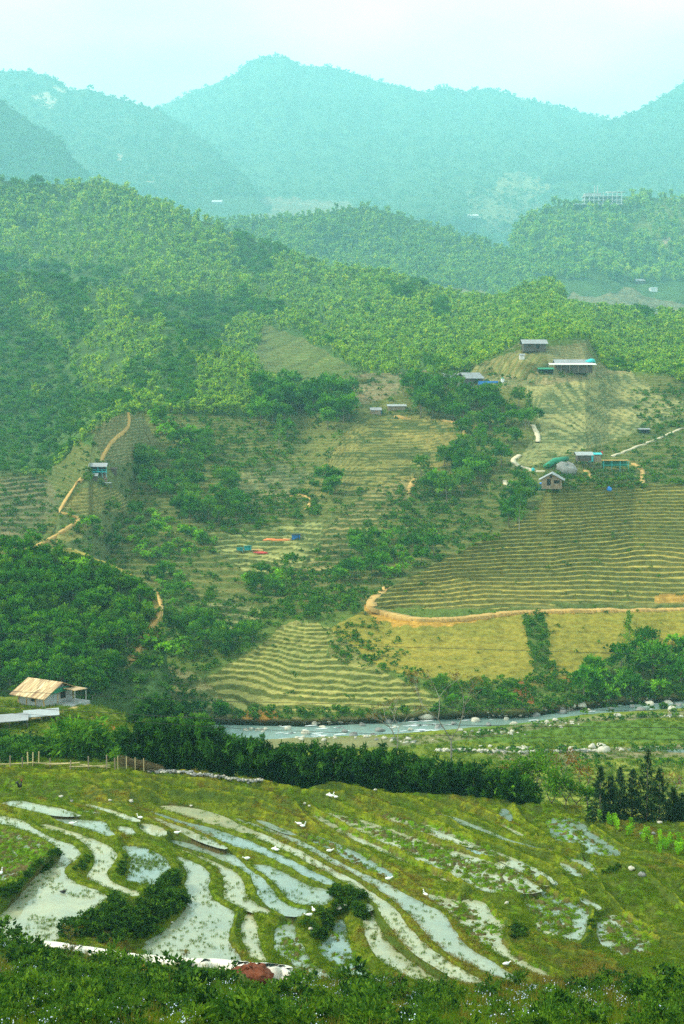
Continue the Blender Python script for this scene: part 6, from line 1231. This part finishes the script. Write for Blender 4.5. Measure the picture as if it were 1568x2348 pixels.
dens = np.where(inw.ravel() >= 0, 0.0, 1.0); muds = np.array([p[2] for p in PADDY]+[0.0]); lev_ = np.array([p[1] for p in PADDY]+[0.0]); iw = inw.ravel(); above = GZ.ravel()-Z0-lev_[iw]
dens = np.where((iw >= 0) & (muds[iw] >= 0.4), np.where(above > 0.02, 0.9, 0.02), dens); dens = np.where((iw >= 0) & (muds[iw] < 0.4), np.where(above > 0.0, 0.8, 0.0), dens)
dens = dens*okp*np.clip(tuft.ravel()*1.5+0.75, 0.05, 1.4); dens /= dens.sum()
ch = RNG.choice(flat, 21000, True, dens); pts = PV.reshape(-1, 3)[ch]+RNG.normal(size=(21000, 3))*np.array([0.06, 0.08, 0.0])
isd = (dryf.ravel()[ch]*1.1+0.15*RNG.normal(size=len(ch))) > 0.80
isd &= ~((iw[ch] >= 0))
stuff('field_grass', pts[~isd], TG, RNG.uniform(0.55, 1.25, (~isd).sum()), 'green grass and rice stubble on the terraces')
stuff('dry_field_grass', pts[isd], TD, RNG.uniform(0.6, 1.25, isd.sum()), 'yellowed grass along the terrace banks')
# rice tufts standing in the water
TR = [tuft_mesh(30+k, 12, 0.14, 0.30, 0.035, ML_GRASS, 0.35) for k in range(3)]
dw = np.where((iw >= 0) & (muds[iw] < 0.4) & (above < 0), 1.0, 0.0); cl_ = fbm(GX*0.35, GY*0.3, 3, 31).ravel(); dw *= okp*np.clip(cl_*3+0.35, 0.02, 1.2)*np.where(iw == 2, 9.0, np.where(muds[iw] >= 0.10, 2.2, 1.0)); dw /= dw.sum()
ch = RNG.choice(flat, 1400, True, dw); pw = PV.reshape(-1, 3)[ch].copy(); pw[:, 2] = Z0+lev_[iw[ch]]-0.03
stuff('rice_tufts', pw, TR, RNG.uniform(0.5, 1.2, len(pw)), 'sparse rice tufts standing in the ponds')
# weeds on the near slope
WL = [crown_mesh('weed', ML_WEED, 40+k, shell(np.random.default_rng(40+k), 12, (0.24, 0.24, 0.26), 0.22, 0.4, -0.4), 15, 0.085, 0.5, 1.3, 0.9, -0.1) for k in range(4)]
WS = [tuft_mesh(50+k, 34, 0.25, 0.42, 0.03, ML_GRASS, 0.55) for k in range(3)]; WD = [tuft_mesh(60+k, 22, 0.16, 0.7, 0.022, ML_DRYG, 0.3) for k in range(3)]
def near_pts(n, seed, bias=1.0, y1=2375, keep=None):
    rng = np.random.default_rng(seed); o = []
    while len(o) < n:
        x = rng.uniform(-60, 1630); yc = np.interp(x, *zip(*CREST)); y = yc+1+(y1-yc)*rng.random()**bias
        if keep is not None and not keep(x, y, rng): continue
        if x < 665 and y < yc+24 and rng.random() < 0.9: continue
        if 520 < x < 660 and y < 2262 and yc < 2262 and y > yc-2 and ((x-574)/48)**2+((y-2242)/22)**2 < 1: continue
        p = SMN.at(x, y)
        if p is not None: o.append(p)
    return np.array(o)
wn = near_pts(5200, 5, 1.0, keep=lambda x, y, r: r.random() < np.clip(0.45+2.0*fbm(np.array(x*0.012), np.array(y*0.02), 3, 5), 0.03, 1)*(1.0 if x < 900 else 0.5)); stuff('weeds', wn, WL, RNG.gamma(3.0, 0.29, len(wn)), 'low leafy weeds covering the near slope')
wn = near_pts(7500, 6); stuff('slope_grass', wn, WS, RNG.uniform(0.5, 1.3, len(wn)), 'grass covering the near slope')
wn = near_pts(700, 7, 1.6, keep=lambda x, y, r: r.random() < np.clip(0.5+1.6*fbm(np.array(x*0.02), np.array(y*0.02), 3, 15), 0.05, 1)); stuff('dry_stalks', wn, WD, RNG.uniform(0.6, 1.4, len(wn)), 'dry brown stalks among the weeds')
rng = np.random.default_rng(3); n_ = 9; v, q = leaf_quads(np.stack([rng.normal(size=n_)*0.16, rng.normal(size=n_)*0.16, 0.42+0.12*rng.random(n_)], 1), rng.normal(size=(n_, 3)), 0.05, 0.05, rng); MFL = solid_mat('pale_petals', (0.62,0.68,0.86), 0.8, 0.1, 5)
fl_ = near_pts(380, 8, 1.0, keep=lambda x, y, r: r.random() < np.clip(0.35+2.0*fbm(np.array(x*0.014), np.array(y*0.02), 3, 25), 0, 1)*(1 if x < 1100 else 0.5)); stuff('flowers', fl_, [mesh_np('flower', v, q, mat=MFL)], RNG.uniform(0.7, 1.3, len(fl_)), 'tiny pale blue flowers among the weeds')
for x, y, s_, lab in [(395,2252,2.6,'dense tall weed bush below the middle of the white channel wall'), (440,2268,2.2,'dark weed bush just right of another below the channel wall'), (485,2258,2.0,'broad leaved weed bush left of the red soil heap'), (345,2262,1.8,'weed bush with blue flowers below the channel wall'), (60,2215,2.2,'dark weed bush at the left edge below the channel wall'), (15,2160,2.6,'overhanging leafy bush at the left picture edge before the big pond'), (905,2268,1.4,'weed bush under the tall brown stalks right of the centre'), (1420,2262,1.8,'dark weed clump at the right end of the grassy bank'), (1330,2270,1.5,'weed clump on the grassy bank right of centre'), (1540,2265,1.8,'dark weed clump at the right picture edge')]:
    g = near_at(x, y)
    if g is not None: low_bush(g, s_*0.75, lab, None)
def dry_stalk(x, y, h_, lab, seed):
    g = near_at(x, y); t = thing('dry_weed', g, lab, 'weed'); b, tips = branch_tree(seed, h_, 0.022, 0.35, 3, 1.0); b.build('stem', M_WOODDK, t)
    add_obj('seed_head', crown_mesh('seed_head', ML_DRYG, seed, [(q.x, q.y, q.z, 0.10) for q in tips], 8, 0.09, 0.4, 1.2), t)
for x, y, h_, lab, sd_ in [(165,2200,2.9,'tall brown dry weed in front of the bushy bank',1), (150,2205,2.4,'slightly shorter brown weed left of the tallest one',2), (900,2275,2.0,'tall brown stalks before the right hand ponds, left of a pair',3), (912,2278,2.2,'tallest brown stalks before the right hand ponds',4), (700,2256,1.6,'brown stalk beside the end of the channel wall',5), (1345,2272,1.8,'dry brown stalks on the right hand bank',6), (1280,2268,1.7,'rusty dry stalks before the small puddle',7), (330,2262,1.8,'dry stalk below the middle of the channel wall',8), (420,2216,1.6,'green brown stalk rising before the lower pond',9)]: dry_stalk(x, y, h_, lab, sd_)

wn = np.array([p for x, y, p in scatter([(-60,1605),(230,1620),(400,1660),(450,1700),(300,1750),(-60,1745)], 2600, ['house_hillock'], 0, 5)])
stuff('hillock_grass', wn, WS, RNG.uniform(0.8, 2.0, len(wn)), 'grass on the slope below the timber roofed house')
wn = np.array([p for x, y, p in scatter([(900,1690),(1200,1668),(1640,1640),(1640,1850),(1100,1850),(900,1760)], 3200, ['valley_floor'], 0, 6)])
stuff('floor_grass', wn, WS, RNG.uniform(0.9, 2.4, len(wn)), 'rough grass on the valley floor beside the river')
wn = np.array([p for q in ([(1000,1715),(1640,1708),(1640,1728),(1000,1730)], [(1060,1685),(1340,1648),(1640,1632),(1640,1642),(1340,1656),(1060,1694)], [(1150,1740),(1640,1736),(1640,1760),(1150,1765)]) for x, y, p in scatter(q, 90, ['valley_floor'], 0, 8)])
stuff('floor_scrub', wn, PB, RNG.uniform(0.3, 0.9, len(wn)), 'low scrub on the stony ground by the river')
# ------------------------------------------------------------------ haze: the valley air
hm = bpy.data.materials.new('haze'); hm.use_nodes = True; ht = hm.node_tree; ht.nodes.clear()
ho = ht.nodes.new('ShaderNodeOutputMaterial'); pv = ht.nodes.new('ShaderNodeVolumePrincipled')
pv.inputs['Color'].default_value = HAZE_COLOR; pv.inputs['Density'].default_value = HAZE_DENSITY; pv.inputs['Anisotropy'].default_value = 0.1
ht.links.new(pv.outputs[0], ho.inputs['Volume'])
b_ = MB(); b_.box((0, 7500, (2300-106)/2), (23000, 18000, 2300+106)); hz = b_.build('haze', hm); tag(hz, kind='stuff')
